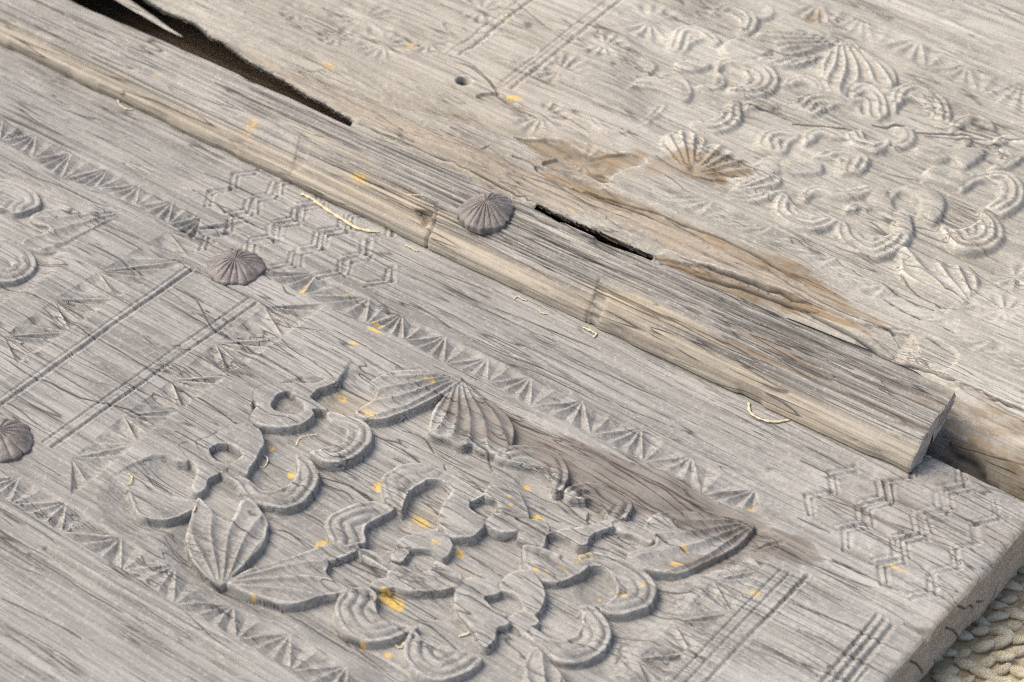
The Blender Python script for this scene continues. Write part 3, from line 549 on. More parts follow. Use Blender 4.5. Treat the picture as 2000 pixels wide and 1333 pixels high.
# traced drying cracks
CR = [('Z4', [(0, 335), (120, 380), (300, 470), (480, 620), (560, 660), (700, 740), (830, 820), (960, 900), (1080, 990), (1250, 1080), (1330, 1130)]),
      ('Z4', [(970, 365), (1100, 440), (1190, 600), (1300, 650), (1440, 730), (1560, 800), (1700, 890)]), ('Z4', [(1070, 265), (1250, 350), (1420, 430), (1540, 510), (1640, 580), (1800, 610)]),
      ('Z4', [(1570, 650), (1640, 720), (1750, 780), (1830, 840), (1890, 890)]), ('Z4', [(880, 420), (980, 470), (1150, 570)]), ('Z4', [(0, 1000), (100, 1040), (210, 1130), (300, 1180)]),
      ('Z4', [(0, 745), (180, 860), (290, 900), (450, 980), (620, 1020), (750, 1060), (860, 1130)]), ('A', [(0, 560), (150, 640), (330, 740), (480, 840), (620, 950)]), ('A', [(380, 0), (560, 100), (720, 210), (900, 290), (1080, 400), (1310, 525)]),
      ('A', [(450, 540), (600, 630), (780, 740), (940, 850), (1090, 870), (1220, 940)]), ('A', [(0, 1005), (130, 1070), (260, 1140), (340, 1190)]), ('B', [(870, 90), (960, 150), (1100, 215)]), ('B', [(1090, 370), (1200, 430), (1300, 480), (1370, 520)]),
      ('B', [(1390, 280), (1550, 320), (1720, 370), (1860, 480), (1990, 570)]), ('B', [(970, 800), (1130, 840), (1240, 930), (1340, 1010)]), ('B', [(1230, 630), (1370, 690), (1480, 770)]), ('B', [(500, 740), (620, 830), (750, 930), (850, 960)]),
      ('B', [(1400, 330), (1560, 400), (1680, 440), (1760, 510)]), ('C', [(120, 30), (200, 190), (330, 320), (450, 390), (620, 450), (780, 500), (940, 545), (1080, 590)]), ('C', [(1080, 590), (1250, 690), (1400, 790), (1600, 910), (1700, 980)]),
      ('C', [(1570, 740), (1640, 840), (1730, 920)]), ('D', [(1110, 200), (1290, 320), (1420, 420), (1640, 560), (1800, 640), (1990, 720)]), ('D', [(210, 650), (330, 710), (470, 740), (580, 800)]), ('D', [(500, 790), (640, 890), (720, 960), (860, 1000)]),
      ('D', [(530, 630), (630, 660), (760, 730), (840, 860)]), ('D', [(0, 1150), (120, 1230), (240, 1330)]), ('D', [(1030, 680), (1220, 800), (1360, 910), (1410, 1040)]), ('D', [(590, 230), (800, 310), (960, 370), (1120, 450)]),
      ('D', [(930, 960), (950, 1020), (1060, 1090), (1230, 1150), (1330, 1240)]), ('E', [(0, 160), (180, 260), (320, 385)]), ('E', [(1480, 480), (1650, 560), (1800, 640), (1940, 710)]), ('E', [(490, 560), (680, 670)]), ('E', [(1110, 800), (1280, 890), (1440, 990), (1590, 1080)]),
      ('E', [(1050, 940), (1250, 1040), (1450, 1140), (1600, 1260)]), ('E', [(640, 950), (720, 1020), (860, 1070), (980, 1160), (1070, 1200)]), ('F', [(560, 590), (700, 670), (830, 740), (980, 870), (1100, 980)]), ('F', [(1060, 320), (1180, 400), (1300, 480)]), ('F', [(80, 940), (240, 1070), (400, 1170)]),
      ('G', [(680, 30), (1000, 210), (1250, 340), (1500, 450), (1810, 650)]), ('G', [(1170, 515), (1300, 580), (1490, 650)]), ('G', [(0, 450), (110, 480), (210, 490)]), ('G', [(150, 570), (330, 660), (490, 730)]), ('G', [(30, 750), (200, 850), (340, 920), (480, 980)]),
      ('G', [(1000, 840), (1100, 920), (1220, 950)]), ('G', [(1400, 930), (1530, 1010), (1700, 1100)]), ('H', [(370, 480), (540, 580), (690, 660)]), ('H', [(1030, 410), (1180, 470), (1330, 570), (1520, 660), (1700, 720), (1920, 860)]), ('H', [(1400, 340), (1630, 430), (1750, 440), (1840, 495)]),
      ('H', [(260, 750), (480, 890), (650, 950), (840, 1040)]), ('H', [(960, 800), (1180, 890), (1370, 930), (1440, 970)]), ('H', [(750, 575), (830, 600), (870, 650)]), ('I', [(340, 0), (600, 120), (800, 230), (990, 300), (1200, 400), (1300, 480)]), ('I', [(1090, 580), (1250, 660), (1430, 750), (1600, 840), (1780, 930)]),
      ('I', [(1640, 600), (1800, 660), (1990, 760)]), ('I', [(1350, 930), (1560, 1020), (1800, 1110), (1990, 1190)]), ('I', [(990, 970), (1180, 1070)]), ('I', [(1430, 280), (1560, 340), (1690, 400)]), ('I', [(1090, 340), (1220, 430)]), ('L', [(300, 1050), (520, 1150), (700, 1250), (900, 1333)]),
      ('L', [(0, 25), (200, 120), (450, 250)]), ('L', [(0, 170), (200, 260), (380, 350)]), ('M', [(1000, 430), (1090, 485), (1200, 520), (1430, 640)]), ('M', [(1540, 145), (1700, 230), (1760, 290)]), ('M', [(1660, 0), (1800, 60), (1880, 130)]), ('M', [(0, 630), (250, 740), (480, 850), (720, 960), (990, 1080)]),
      ('M', [(0, 860), (200, 940), (400, 1060), (560, 1140), (850, 1280)]), ('M', [(300, 240), (480, 320), (600, 390)]), ('Z7', [(0, 1000), (160, 1090), (340, 1220), (490, 1330)]), ('Z7', [(180, 630), (340, 730), (480, 830), (700, 950)]), ('Z7', [(0, 860), (300, 1000), (460, 1090)]), ('J', [(90, 0), (380, 130), (680, 260), (900, 370), (1060, 420)]),
      ('J', [(860, 780), (1100, 890), (1300, 1010), (1420, 1090)]), ('J', [(950, 575), (1130, 640), (1350, 740)]), ('J', [(1020, 640), (1200, 740), (1390, 840)]), ('J', [(30, 1160), (250, 1240), (400, 1310)]), ('J', [(350, 930), (600, 1010)]), ('J', [(1630, 910), (1750, 950), (1840, 1020), (1990, 1070)]),
      ('K', [(0, 1190), (200, 1300)]), ('K', [(270, 1080), (500, 1180), (650, 1270)]), ('K', [(80, 200), (300, 330), (420, 430), (640, 520), (820, 620)]), ('K', [(500, 440), (700, 560), (820, 600)]), ('K', [(780, 1020), (850, 1080)]), ('K', [(960, 1130), (1000, 1200), (1090, 1240)]), ('K', [(200, 40), (500, 170), (760, 290)]),
      ('Z5', [(0, 600), (140, 670), (290, 760), (420, 830)]), ('Z5', [(290, 390), (480, 480), (660, 590), (860, 700), (1100, 790), (1350, 900), (1560, 1010), (1990, 1180)]), ('Z5', [(420, 295), (640, 400), (820, 480), (1000, 560), (1160, 640)]), ('Z5', [(900, 480), (1200, 600), (1500, 720)]), ('Z5', [(1330, 760), (1600, 880), (1900, 1010)]),
      ('Z5', [(0, 490), (190, 570), (300, 620)])]
for fr, pts in CR:
    P = smooth_poly(pl(fr, pts), closed=False, n=3, tension=0.4); P = P + rng.normal(0, 0.00016, P.shape); Fd.crack(P, rng.uniform(0.00028, 0.00044), 0.0005, 1.0)
for k in range(620):
    x = rng.uniform(-0.42, 0.39); y = rng.uniform(-0.30, 0.13); Ln = rng.gamma(2.0, 0.014) + 0.006; nn = max(3, int(Ln / 0.006)); t = np.linspace(0, 1, nn)
    P = np.stack([x + Ln * t, y - 0.045 * Ln * t + np.cumsum(rng.normal(0, 0.00045, nn))], -1); Fd.crack(P, rng.uniform(0.00020, 0.00034), 0.00018, rng.uniform(0.3, 0.85))
# gouges at the broken end
Fd.sink(pl('M', [(950, 800), (1060, 840), (1150, 850), (1240, 880), (1210, 950), (1130, 900), (1020, 850)]), 0.004, 0.0015, 0.0015)
Fd.sink(pl('G', [(760, 640), (880, 680), (900, 740), (800, 800), (740, 720)]), 0.002, 0.001, 0.001)
# stains, a faint brown band, lichen, bare wood
Fd.paint(pl('X', [(858, 772), (905, 776), (940, 772), (1000, 797), (1034, 820), (1080, 842), (1150, 866), (1240, 900), (1302, 920), (1400, 970), (1480, 1000), (1535, 1038), (1572, 1047), (1600, 1068), (1612, 1090), (1575, 1106), (1530, 1096), (1470, 1083),
                  (1440, 1092), (1400, 1110), (1340, 1116), (1290, 1108), (1320, 1090), (1390, 1080), (1430, 1060), (1340, 1045), (1290, 1000), (1240, 990), (1200, 1010), (1120, 960), (1050, 900), (1000, 880), (950, 860), (900, 850), (880, 820)]), 0, 0.95, 0.0012, 0.0022, 21)
Fd.paint(pl('L', [(200, 470), (330, 400), (600, 350), (800, 300), (1100, 250), (1650, 330), (1710, 450), (1690, 580), (1740, 760), (1890, 880), (1650, 900), (1300, 930), (900, 870), (700, 800), (400, 700), (220, 600)]), 0, 0.55, 0.0014, 0.0022, 22)
Fd.paint(pl('M', [(1840, 20), (1900, 120), (1860, 200), (1790, 120)]), 0, 0.6, 0.002, 0.002, 24)
Fd.paint(pl('X', [(150, 215), (300, 260), (450, 335), (560, 400), (430, 370), (250, 300)]), 0, 0.18, 0.006, 0.004, 23, 0.03, 0.006)  # faint soft-edged brown band along the front of the cover strip
for fr, x, y, rx, ry, vv in (('E', 295, 190, .0035, .003, 1), ('E', 700, 500, .006, .0028, .8), ('E', 1740, 180, .0045, .0025, .9), ('E', 1830, 510, .0045, .0038, 1), ('E', 1080, 830, .003, .003, .9), ('E', 1570, 350, .0022, .002, .7), ('E', 1590, 440, .002, .002, .6), ('E', 860, 790, .003, .003, .5),
                             ('F', 440, 480, .009, .0042, 1), ('F', 390, 990, .003, .002, .8), ('F', 140, 940, .002, .0015, .7), ('F', 1940, 255, .002, .0015, .6), ('F', 1830, 230, .004, .002, .55), ('B', 1440, 960, .0036, .0034, 1), ('B', 1130, 255, .0026, .003, 1), ('B', 1980, 380, .003, .003, .9), ('A', 940, 1080, .003, .002, .9),
                             ('A', 1215, 1030, .0018, .0012, .8), ('A', 1510, 735, .0024, .0018, .9), ('A', 1645, 770, .0022, .002, .9), ('A', 1815, 725, .0016, .0014, .8), ('A', 1640, 610, .006, .002, .6), ('A', 1740, 140, .004, .0025, .6), ('A', 1960, 30, .005, .0015, .9), ('D', 200, 540, .008, .003, .45), ('D', 810, 220, .006, .0012, .8),
                             ('D', 115, 430, .002, .002, .7), ('G', 590, 1130, .006, .004, .6), ('G', 720, 1095, .004, .003, .7), ('G', 230, 690, .004, .003, 1), ('G', 800, 740, .003, .003, .5), ('G', 1680, 1070, .004, .002, .6), ('G', 1590, 1210, .004, .002, .7), ('H', 1060, 460, .005, .0018, .7), ('H', 1285, 390, .002, .002, .6), ('H', 490, 210, .004, .0012, .6),
                             ('I', 1072, 180, .0018, .0024, .8), ('I', 1100, 880, .004, .003, .4), ('K', 1150, 1190, .0028, .002, 1), ('K', 1200, 1100, .002, .004, .5), ('K', 1575, 1200, .003, .0015, .9), ('C', 770, 485, .0016, .0012, .8), ('C', 1840, 935, .002, .0015, .8), ('M', 860, 310, .006, .0012, .6), ('Z5', 265, 575, .009, .0012, .8), ('Z5', 240, 605, .006, .001, .8),
                             ('Z5', 110, 670, .004, .002, .6), ('Z5', 550, 885, .006, .001, .6), ('Z5', 875, 378, .001, .001, .9), ('H', 860, 435, .0012, .0012, .8), ('C', 540, 245, .0016, .0016, .5)):
    c = pl(fr, [(x, y)])[0]; Fd.dab(c, rx * 0.95, ry * 0.95, 1, vv, seed=int(x + y))
Fd.paint(pl('A', [(1610, 540), (1750, 600), (1998, 640), (1998, 800), (1700, 820), (1450, 740), (1400, 690)]), 3, 0.45, 0.002, 0.002, 31)
Fd.paint(pl('E', [(560, 380), (650, 330), (850, 330), (900, 420), (880, 620), (640, 600), (520, 540)]), 3, 0.35, 0.003, 0.002, 32)
Fd.paint(pl('E', [(1040, 900), (1200, 1000), (1300, 1120), (1150, 1100), (1040, 1000)]), 3, 0.4, 0.002, 0.002, 33)
for c_, r_ in ((at_z((461, 523))[:2], 0.024), (at_z((0, 862))[:2], 0.026)): Fd.dab(c_, r_, r_ * 0.9, 0, 0.42, seed=5, rough=0.8)
Fd.Z -= Fd.att[..., 0] * (0.0005 + 0.0010 * fbm(X, Y, 0.03, 0.0035, 242, 4))
# worn front arris at the sawn end and along the back edge
dx = LX1 - X; dy = LY1 - Y
edge_n = 0.0012 * fbm(X, Y, 0.02, 0.014, 41, 3)
Fd.Z -= (0.0022 + edge_n) * np.exp(-dx / 0.0016) + 0.0012 * np.exp(-dy / 0.0012) + 0.0012 * sstep(0.03, 0.0, dx)
Fd.att[..., 3] = np.maximum(Fd.att[..., 3], 0.5 * np.exp(-dx / 0.003) * (vnoise(X, Y, 0.01, 0.01, 55) > 0.1))
def low_warp(XX, YY):
    w = 0.0016 * fbm(np.zeros_like(YY), YY, 0.03, 0.018, 61, 4) - 0.0008
    return XX + w * sstep(0.012, 0.0, LX1 - XX), YY
LOW_O = (0.0, -0.11, -THICK)
leaf_low = thing("door_leaf", "grey weathered door leaf with crisp deep carving and a moulded cover strip attached", "door leaf", LOW_O)
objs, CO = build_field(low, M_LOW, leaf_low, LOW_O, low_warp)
# sawn end, back edge and underside
def skirt(name, line, zb, n, amp, mat, parent, axis, sign, seed, dark_cracks=(), flip=False):
    k = len(line); rows = np.zeros((n + 1, k, 3)); att = np.zeros((n + 1, k, 4), np.float32)
    for i in range(n + 1):
        t = i / n; rows[i] = line; rows[i, :, 2] = line[:, 2] * (1 - t) + zb * t
        q = line[:, 1] if axis == 0 else line[:, 0]; z = rows[i, :, 2]
        dsp = amp * fbm(q, z, 0.018, 0.012, seed, 4) * min(1, t * 6); rows[i, :, axis] += sign * (dsp - 0.001 * (t > .9))
        for P, wd in dark_cracks:
            d = seg_dist(q, z, P, False); att[i, :, 2] = np.maximum(att[i, :, 2], np.exp(-(d / wd)**2)); rows[i, :, axis] -= sign * 0.0015 * np.exp(-(d / wd)**2)
    att[..., 3] = 0.15
    return strip_mesh(name, rows, mat, parent, att, flip)
ec = []
for pts in ([(1320, 858), (1390, 880), (1420, 925), (1462, 985)], [(1005, 1150), (1060, 1175), (1090, 1215), (1115, 1255)], [(1430, 660), (1490, 690), (1540, 655), (1565, 680)], [(1590, 625), (1640, 618)], [(1690, 690), (1720, 600), (1780, 470)], [(1220, 1150), (1245, 1165)]):
    W_ = np.array([at_x(p, LX1) for p in px('M', pts)]); ec.append((np.stack([W_[:, 1] - LOW_O[1], W_[:, 2] - LOW_O[2]], -1), 0.00055))
sub = CO[-1]
skirt('end_face', sub, 0.0, 44, 0.0011, M_END, leaf_low, 0, 1, 71, ec)
skirt('edge_face', CO[::2, -1], 0.0, 8, 0.001, M_LOW, leaf_low, 1, 1, 72, flip=True)
skirt('edge_face', CO[::6, 0], 0.0, 3, 0.0006, M_LOW, leaf_low, 1, -1, 73)
skirt('end_face', CO[0, ::6], 0.0, 3, 0.0006, M_END, leaf_low, 0, -1, 74, flip=True)
for xa, xb in ((-0.44, -0.36), (0.14, 0.22)):
    box('back_rail', xa, xb, LY0 + 0.01, LY1 - 0.01, GROUND, -THICK + 0.001, M_LOW, leaf_low, LOW_O)
box('underside', LX0 + 0.001, LX1 - 0.004, LY0 + 0.001, LY1 - 0.003, -THICK + 0.0004, -0.016, M_LOW, leaf_low, LOW_O)

# ------------------------------------------------------------------ the pale worn leaf behind
UZ = 0.018
UX0, UX1, UY0, UY1 = -0.42, 0.405, 0.1455, 0.60
up = Field(UX0, UX1, UY0, UY1, 0.00070, UZ)
Fd = up; X, Y = Fd.X, Fd.Y
Fd.Z += 0.0011 * fbm(X, Y, 0.14, 0.05, 103, 3) + 0.0004 * fbm(X, Y, 0.06, 0.0045, 108, 3)
_pl0 = pl
def pl(frame, pts, z=UZ): return _pl0(frame, pts, z)
ublob = pl('X', [(1250, 100), (1330, 40), (1450, 10), (1560, 40), (1680, 80), (1780, 150), (1880, 190), (2000, 260), (2120, 360), (2120, 480), (1960, 520), (1850, 560), (1740, 530), (1640, 480), (1520, 410), (1420, 370), (1330, 290), (1270, 210)])
Fd.sink(ublob, 0.0036, 0.006, 0.020)
Fd.Z += 0.0006 * fbm(X, Y, 0.03, 0.02, 106, 3)
Fd.star_band(P2([(1600, 5), (1686, 30), (1796, 78), (1892, 128), (1999, 160), (2080, 205)], UZ), P2([(1625, 48), (1706, 86), (1810, 132), (1914, 186), (2010, 235), (2100, 280)], UZ), 0.0024)
Fd.star_band(P2([(1395, 388), (1510, 438), (1635, 495), (1735, 555), (1850, 615), (1940, 660), (2050, 710)], UZ), P2([(1360, 425), (1480, 462), (1600, 525), (1707, 580), (1800, 628), (1900, 690), (2010, 740)], UZ), 0.0024, (3, 1))
for fr, x, y, r_, n_ in (('V', 1850, 985, .017, 10), ('V', 1480, 960, .013, 10), ('W', 760, 350, .019, 12), ('W', 1110, 330, .015, 10), ('W', 600, 140, .024, 12), ('W', 90, 90, .013, 8), ('W', 400, 290, .014, 8), ('P', 470, 660, .020, 12), ('P', 290, 1130, .019, 12), ('P', 1350, 200, .022, 12), ('P', 900, 430, .016, 10), ('W', 1520, 80, .017, 10), ('V', 1940, 700, .017, 9), ('S', 700, 620, .014, 9), ('Z2', 1280, 390, .012, 9)):
    Fd.rosette(pl(fr, [(x, y)])[0], r_, n_, 0.0019, x * 0.01)
for fr, a, b_, w_, d_ in (('W', (1960, -30), (1350, 430), .0011, .0018), ('W', (1860, -30), (1250, 420), .0008, .0012), ('P', (1090, -20), (0, 860), .0011, .0018), ('P', (960, -20), (-100, 800), .0008, .0012), ('P', (1000, -20), (-60, 830), .0006, .0010), ('R', (300, 0), (1998, 780), .0010, .0010), ('R', (700, 0), (1998, 560), .0013, .0014), ('R', (550, 0), (1998, 640), .0010, .0010)):
    Fd.groove(pl(fr, [a, ((a[0] + b_[0]) / 2, (a[1] + b_[1]) / 2), b_]), w_, d_)
UC = dict(wall=0.0026, worn=0.0010, amp=0.0020, top=0.0)
C('V', [(110, 60), (70, 120), (60, 200), (120, 270), (220, 320), (340, 345), (450, 325), (550, 270), (400, 235), (260, 190), (170, 120), (150, 70)], 8, **UC)
C('V', [(550, 280), (545, 370), (600, 450), (700, 520), (830, 560), (950, 530), (1060, 460), (1100, 400), (1010, 360), (940, 390), (840, 390), (720, 360), (640, 320), (600, 270)], 8, **UC)
UP_ = dict(wall=0.0026, worn=0.0010)
Pt('V', [(810, 50), (870, 25), (940, 50), (960, 120), (990, 190), (1080, 230), (1060, 265), (1000, 270), (880, 200), (820, 130)], **UP_)
Pt('V', [(960, 90), (1000, 30), (1100, -10), (1250, 0), (1350, 60), (1375, 160), (1340, 230), (1290, 280), (1200, 210), (1180, 120), (1050, 55)], bulge=0.0008, **UP_)
Pt('V', [(1000, 200), (1090, 215), (1110, 260), (1130, 350), (1060, 365), (1000, 290)], **UP_)
C('V', [(1350, 320), (1400, 400), (1470, 480), (1600, 510), (1750, 480), (1830, 410), (1830, 310), (1770, 220), (1710, 165), (1665, 180), (1680, 230), (1620, 300), (1530, 350), (1440, 345)], 9, **UC)
C('V', [(290, 110), (270, 70), (300, 20), (400, 0), (600, 35), (800, 10), (800, 70), (650, 95), (500, 85), (420, 60), (340, 60)], 6, **UC)
C('U', [(1390, 830), (1420, 760), (1560, 680), (1750, 650), (1900, 690), (1990, 800), (1990, 920), (1930, 1010), (1800, 1070), (1700, 1040), (1650, 1000), (1720, 950), (1780, 880), (1760, 790), (1660, 735), (1540, 745), (1450, 800)], 9, **UC)
Pt('U', [(1030, 660), (1120, 610), (1200, 640), (1250, 680), (1400, 680), (1520, 700), (1450, 760), (1380, 810), (1250, 790), (1100, 740), (1040, 700)], **UP_)
Pt('U', [(940, 440), (1080, 420), (1300, 420), (1600, 440), (1560, 510), (1490, 560), (1400, 600), (1300, 520), (1160, 540), (1000, 500)], 'carved_scroll', **UP_)
C('U', [(260, 310), (320, 390), (430, 430), (560, 460), (650, 420), (690, 360), (560, 370), (450, 340), (400, 265), (300, 280)], 6, **UC)
C('T', [(930, 430), (900, 380), (950, 290), (1080, 240), (1250, 250), (1400, 290), (1330, 320), (1200, 370), (1160, 460), (1080, 470)], 6, **UC)
Pt('T', [(880, 600), (1000, 520), (1120, 540), (1140, 600), (1110, 650), (1000, 690), (900, 700)], 'carved_petal', **UP_)
Pt('T', [(1150, 570), (1330, 560), (1480, 565), (1520, 600), (1500, 660), (1380, 670), (1160, 640)], 'carved_petal', **UP_)
C('T', [(1460, 510), (1600, 450), (1750, 440), (1900, 480), (1980, 540), (1930, 640), (1820, 670), (1700, 660), (1690, 560), (1560, 530)], 6, **UC)
C('Q', [(500, 670), (520, 580), (650, 545), (800, 565), (950, 600), (1060, 680), (1095, 770), (1050, 860), (950, 910), (800, 930), (640, 905), (620, 860), (720, 830), (800, 760), (780, 680), (690, 625), (580, 610)], 11, **UC)
Pt('Q', [(550, 450), (620, 390), (750, 350), (900, 380), (1030, 420), (1060, 460), (980, 510), (860, 550), (700, 545), (590, 520)], bulge=-0.0014, **UP_)
C('Q', [(450, 90), (600, 20), (750, 60), (860, 130), (890, 200), (850, 290), (780, 310), (720, 280), (740, 220), (680, 160), (560, 110)], 7, **UC)
C('Q', [(40, 440), (90, 300), (200, 250), (380, 280), (520, 380), (480, 410), (380, 370), (260, 400), (190, 480), (120, 490)], 5, **UC)
Pt('Q', [(90, 610), (170, 580), (330, 580), (440, 620), (330, 660), (190, 670), (110, 650)], bulge=-0.0012, **UP_)
UL = dict(wall=0.0026, worn=0.0009, amp=0.0020, top=0.0)
Lf('R', [(260, 370), (80, 520), (30, 620), (40, 760), (110, 870), (240, 940), (290, 840), (360, 790), (480, 780), (600, 830), (700, 880), (740, 760), (700, 640), (560, 540), (400, 430)], (230, 300), n=6, **UL)
Lf('Q', [(1740, 355), (1500, 310), (1200, 280), (950, 300), (890, 360), (1060, 420), (1080, 470), (1200, 520), (1450, 450)], (1850, 370), n=5, **UL)
Lf('Q', [(920, 550), (1100, 540), (1400, 560), (1480, 520), (1330, 600), (1180, 620), (1000, 600)], (1600, 500), n=3, **UL)
C('R', [(710, 960), (730, 880), (800, 830), (950, 800), (1100, 850), (1230, 960), (1280, 1080), (1270, 1170), (1180, 1150), (1100, 1060), (1000, 960), (870, 940), (770, 1000), (740, 1060)], 8, **UC)
C('R', [(320, 860), (430, 810), (560, 860), (650, 960), (660, 1080), (560, 1150), (420, 1100), (340, 1000)], 5, bulge=-0.001, **UC)
C('Q', [(1260, 980), (1340, 910), (1500, 880), (1660, 900), (1800, 960), (1830, 1020), (1700, 1000), (1560, 1040), (1470, 1090), (1350, 1060)], 6, **UC)
C('T', [(720, 60), (720, 150), (640, 230), (500, 270), (350, 250), (250, 200), (300, 150), (430, 160), (540, 110), (600, 50), (620, -10), (700, -20)], 6, **UC)
C('P', [(1130, 860), (1230, 830), (1450, 870), (1600, 930), (1700, 960), (1740, 880), (1700, 760), (1550, 700), (1400, 730), (1250, 760)], 5, **UC)
C('P', [(780, 1100), (900, 1230), (1050, 1250), (1200, 1200), (1320, 1110), (1400, 1010), (1560, 970), (1500, 1040), (1380, 1130), (1300, 1220), (1100, 1310), (900, 1320), (760, 1200)], 6, **UC)
Lf('V', [(1050, 480), (1150, 520), (1260, 600), (1350, 600), (1480, 620), (1620, 700), (1640, 780), (1560, 900), (1500, 950), (1300, 890), (1150, 800), (1050, 690)], (1640, 1010), n=5, **UL)
Lf('T', [(400, 430), (560, 420), (700, 520), (860, 620), (900, 700), (760, 760), (600, 720), (440, 720), (280, 670)], (200, 690), n=5, wall=0.0026, worn=0.0008, amp=0.0020)
Lf('T', [(-40, 350), (120, 270), (300, 300), (390, 400), (330, 520), (200, 640), (60, 560), (-60, 480)], (240, 720), n=5, wall=0.0026, worn=0.0008, amp=0.0020)
C('T', [(560, 920), (760, 955), (880, 950), (1020, 910), (1140, 850), (950, 870), (760, 900), (560, 870), (400, 820)], 5, **UC)
Lf('V', [(-100, -60), (20, -80), (90, -60), (60, 0), (-60, 40), (-180, 60), (-260, 20)], (-330, 60), n=3, **UL)

bp = smooth_poly(ublob, n=3); made = 0
for att_ in range(900):
    if made >= 18: break
    c_ = np.array([rng.uniform(bp[:, 0].min(), bp[:, 0].max()), rng.uniform(bp[:, 1].min(), bp[:, 1].max())]); R_ = rng.uniform(0.008, 0.014)
    if not inside(np.array([c_[0]]), np.array([c_[1]]), bp)[0]: continue
    w_ = Fd.win(np.array([c_ - R_ * 0.8, c_ + R_ * 0.8]), 0)
    if w_ is None or (Fd.ID[w_] != 0).mean() > 0.22: continue
    a0 = rng.uniform(0, 6.28); sp_ = rng.uniform(1.1, 1.7); th_ = np.linspace(-sp_, sp_, 7)
    outer_ = [c_ + R_ * np.array([math.cos(a0 + t), math.sin(a0 + t)]) for t in th_]; inner_ = [c_ + R_ * 0.55 * np.array([math.cos(a0 + t), math.sin(a0 + t)]) - 0.1 * R_ * np.array([math.cos(a0), math.sin(a0)]) for t in th_[::-1]]
    Fd.raise_shape(np.array(outer_ + inner_[1:-1]), 'carved_crescent', kind='crescent', k=7, **{**UC, 'top': -0.0008, 'amp': 0.0014}); made += 1
Fd.Z = box_blur(Fd.Z, 1) + 0.00025 * fbm(X, Y, 0.012, 0.006, 109, 3)
# the worn front of the leaf: an eroded lip, torn open above two voids
def line_y(frame_pts):
    W_ = np.array([at_z(p, UZ)[:2] for p in frame_pts]); o = np.argsort(W_[:, 0]); W_ = W_[o]; return np.interp(X, W_[:, 0], W_[:, 1])
lipA = line_y(px('X', [(-200, -120), (230, -40), (305, 8), (380, 46), (410, 74), (435, 84), (500, 130), (550, 156), (620, 196), (692, 236), (760, 262), (880, 320), (925, 338), (1000, 368), (1062, 404), (1088, 418), (1140, 437), (1172, 448), (1230, 475), (1282, 498), (1400, 520), (1560, 575), (1690, 632), (1780, 646), (1800, 690), (1875, 748), (1930, 768), (2000, 797), (2200, 880)]))
void = line_y  # (readability only)
W1 = at_z((692, 236), UZ)[0]; V0 = at_z((1045, 392), UZ)[0]; V1 = at_z((1282, 498), UZ)[0]
inv = sstep(W1 + 0.002, W1 - 0.004, X) + sstep(V0 - 0.004, V0 + 0.006, X) * sstep(V1 + 0.002, V1 - 0.004, X)
lip = lipA + 0.0010 * fbm(X, Y * 0, 0.012, 1, 140, 4)
d = lip - Y                                  # > 0 in front of the lip
roll = 0.021 * np.clip(d / 0.034, 0, 1.2)**1.3 + 0.0018 * sstep(0, 0.0012, d) + 0.0012 * fbm(X, Y, 0.05, 0.004, 141, 4) * sstep(0, 0.004, d)
roll_mid = np.where(X < V1, 0.010 * np.clip(d / 0.02, 0, 1.4), roll)
drop = 0.026 * sstep(0.0, 0.0045, d) + 0.25 * np.maximum(d, 0)
inv = np.clip(inv, 0, 1); gone = (d > 0.0003) & (inv > 0.55)
drop = 0.004 * sstep(0.0, 0.003, d); roll = roll + 0.03 * sstep(0.1535, 0.1465, Y)
roll_mid = np.where(X < V1, 0.010 * np.clip(d / 0.02, 0, 1.4), roll)
front = roll_mid * (1 - inv) + drop * inv
Fd.Z = np.where(d > 0, np.minimum(Fd.Z, 0.0012) - front, Fd.Z)
Fd.Z -= 0.0030 * np.exp(np.minimum(d, 0) / 0.006) * (d <= 0) * np.clip(inv, 0, 1)
# the layered, flaking belt behind the lip
belt = sstep(0.075, 0.02, Y - lip) * sstep(0.34, 0.1, X) * (d <= 0.004)
nl = fbm(X, Y, 0.07, 0.012, 150, 5) * 2.2
terr = (np.floor(nl * 2.5) + sstep(0.35, 0.65, nl * 2.5 - np.floor(nl * 2.5))) / 2.5
Fd.Z += belt * 0.0016 * terr
belt2 = 0.5 * sstep(0.0, 0.5, fbm(X, Y, 0.2, 0.1, 151, 2))
Fd.Z += belt2 * 0.0010 * terr * (d <= 0)
# broad hollow running behind the lip at the left and the lip of splintered wood beside it
hol = line_y(px('X', [(300, 40), (560, 130), (700, 175), (800, 195), (880, 215), (950, 232), (1030, 260), (1090, 290), (1200, 330), (1330, 400)]))
Fd.Z -= 0.0042 * np.exp(-((Y - hol) / 0.0085)**2) * sstep(0.12, 0.02, X) * sstep(0, .01, Y - lip)
for pts, dep in (([(1005, 262), (1040, 262), (1100, 272), (1160, 300), (1230, 300), (1260, 318), (1200, 330), (1190, 352), (1170, 350), (1130, 330), (1060, 320), (1090, 300), (1060, 292)], .0022), ([(1045, 322), (1090, 330), (1130, 345), (1180, 362), (1120, 362), (1070, 345)], .002),
                 ([(865, 45), (930, 60), (1010, 75), (1050, 100), (1000, 118), (930, 100)], .0015), ([(930, 190), (975, 180), (1010, 205), (1035, 230), (1000, 215)], .0022), ([(1740, 640), (1800, 650), (1870, 690), (1840, 720), (1790, 690)], .0015)):
    Fd.sink(pl('X', pts), dep, 0.0006, 0.0008)
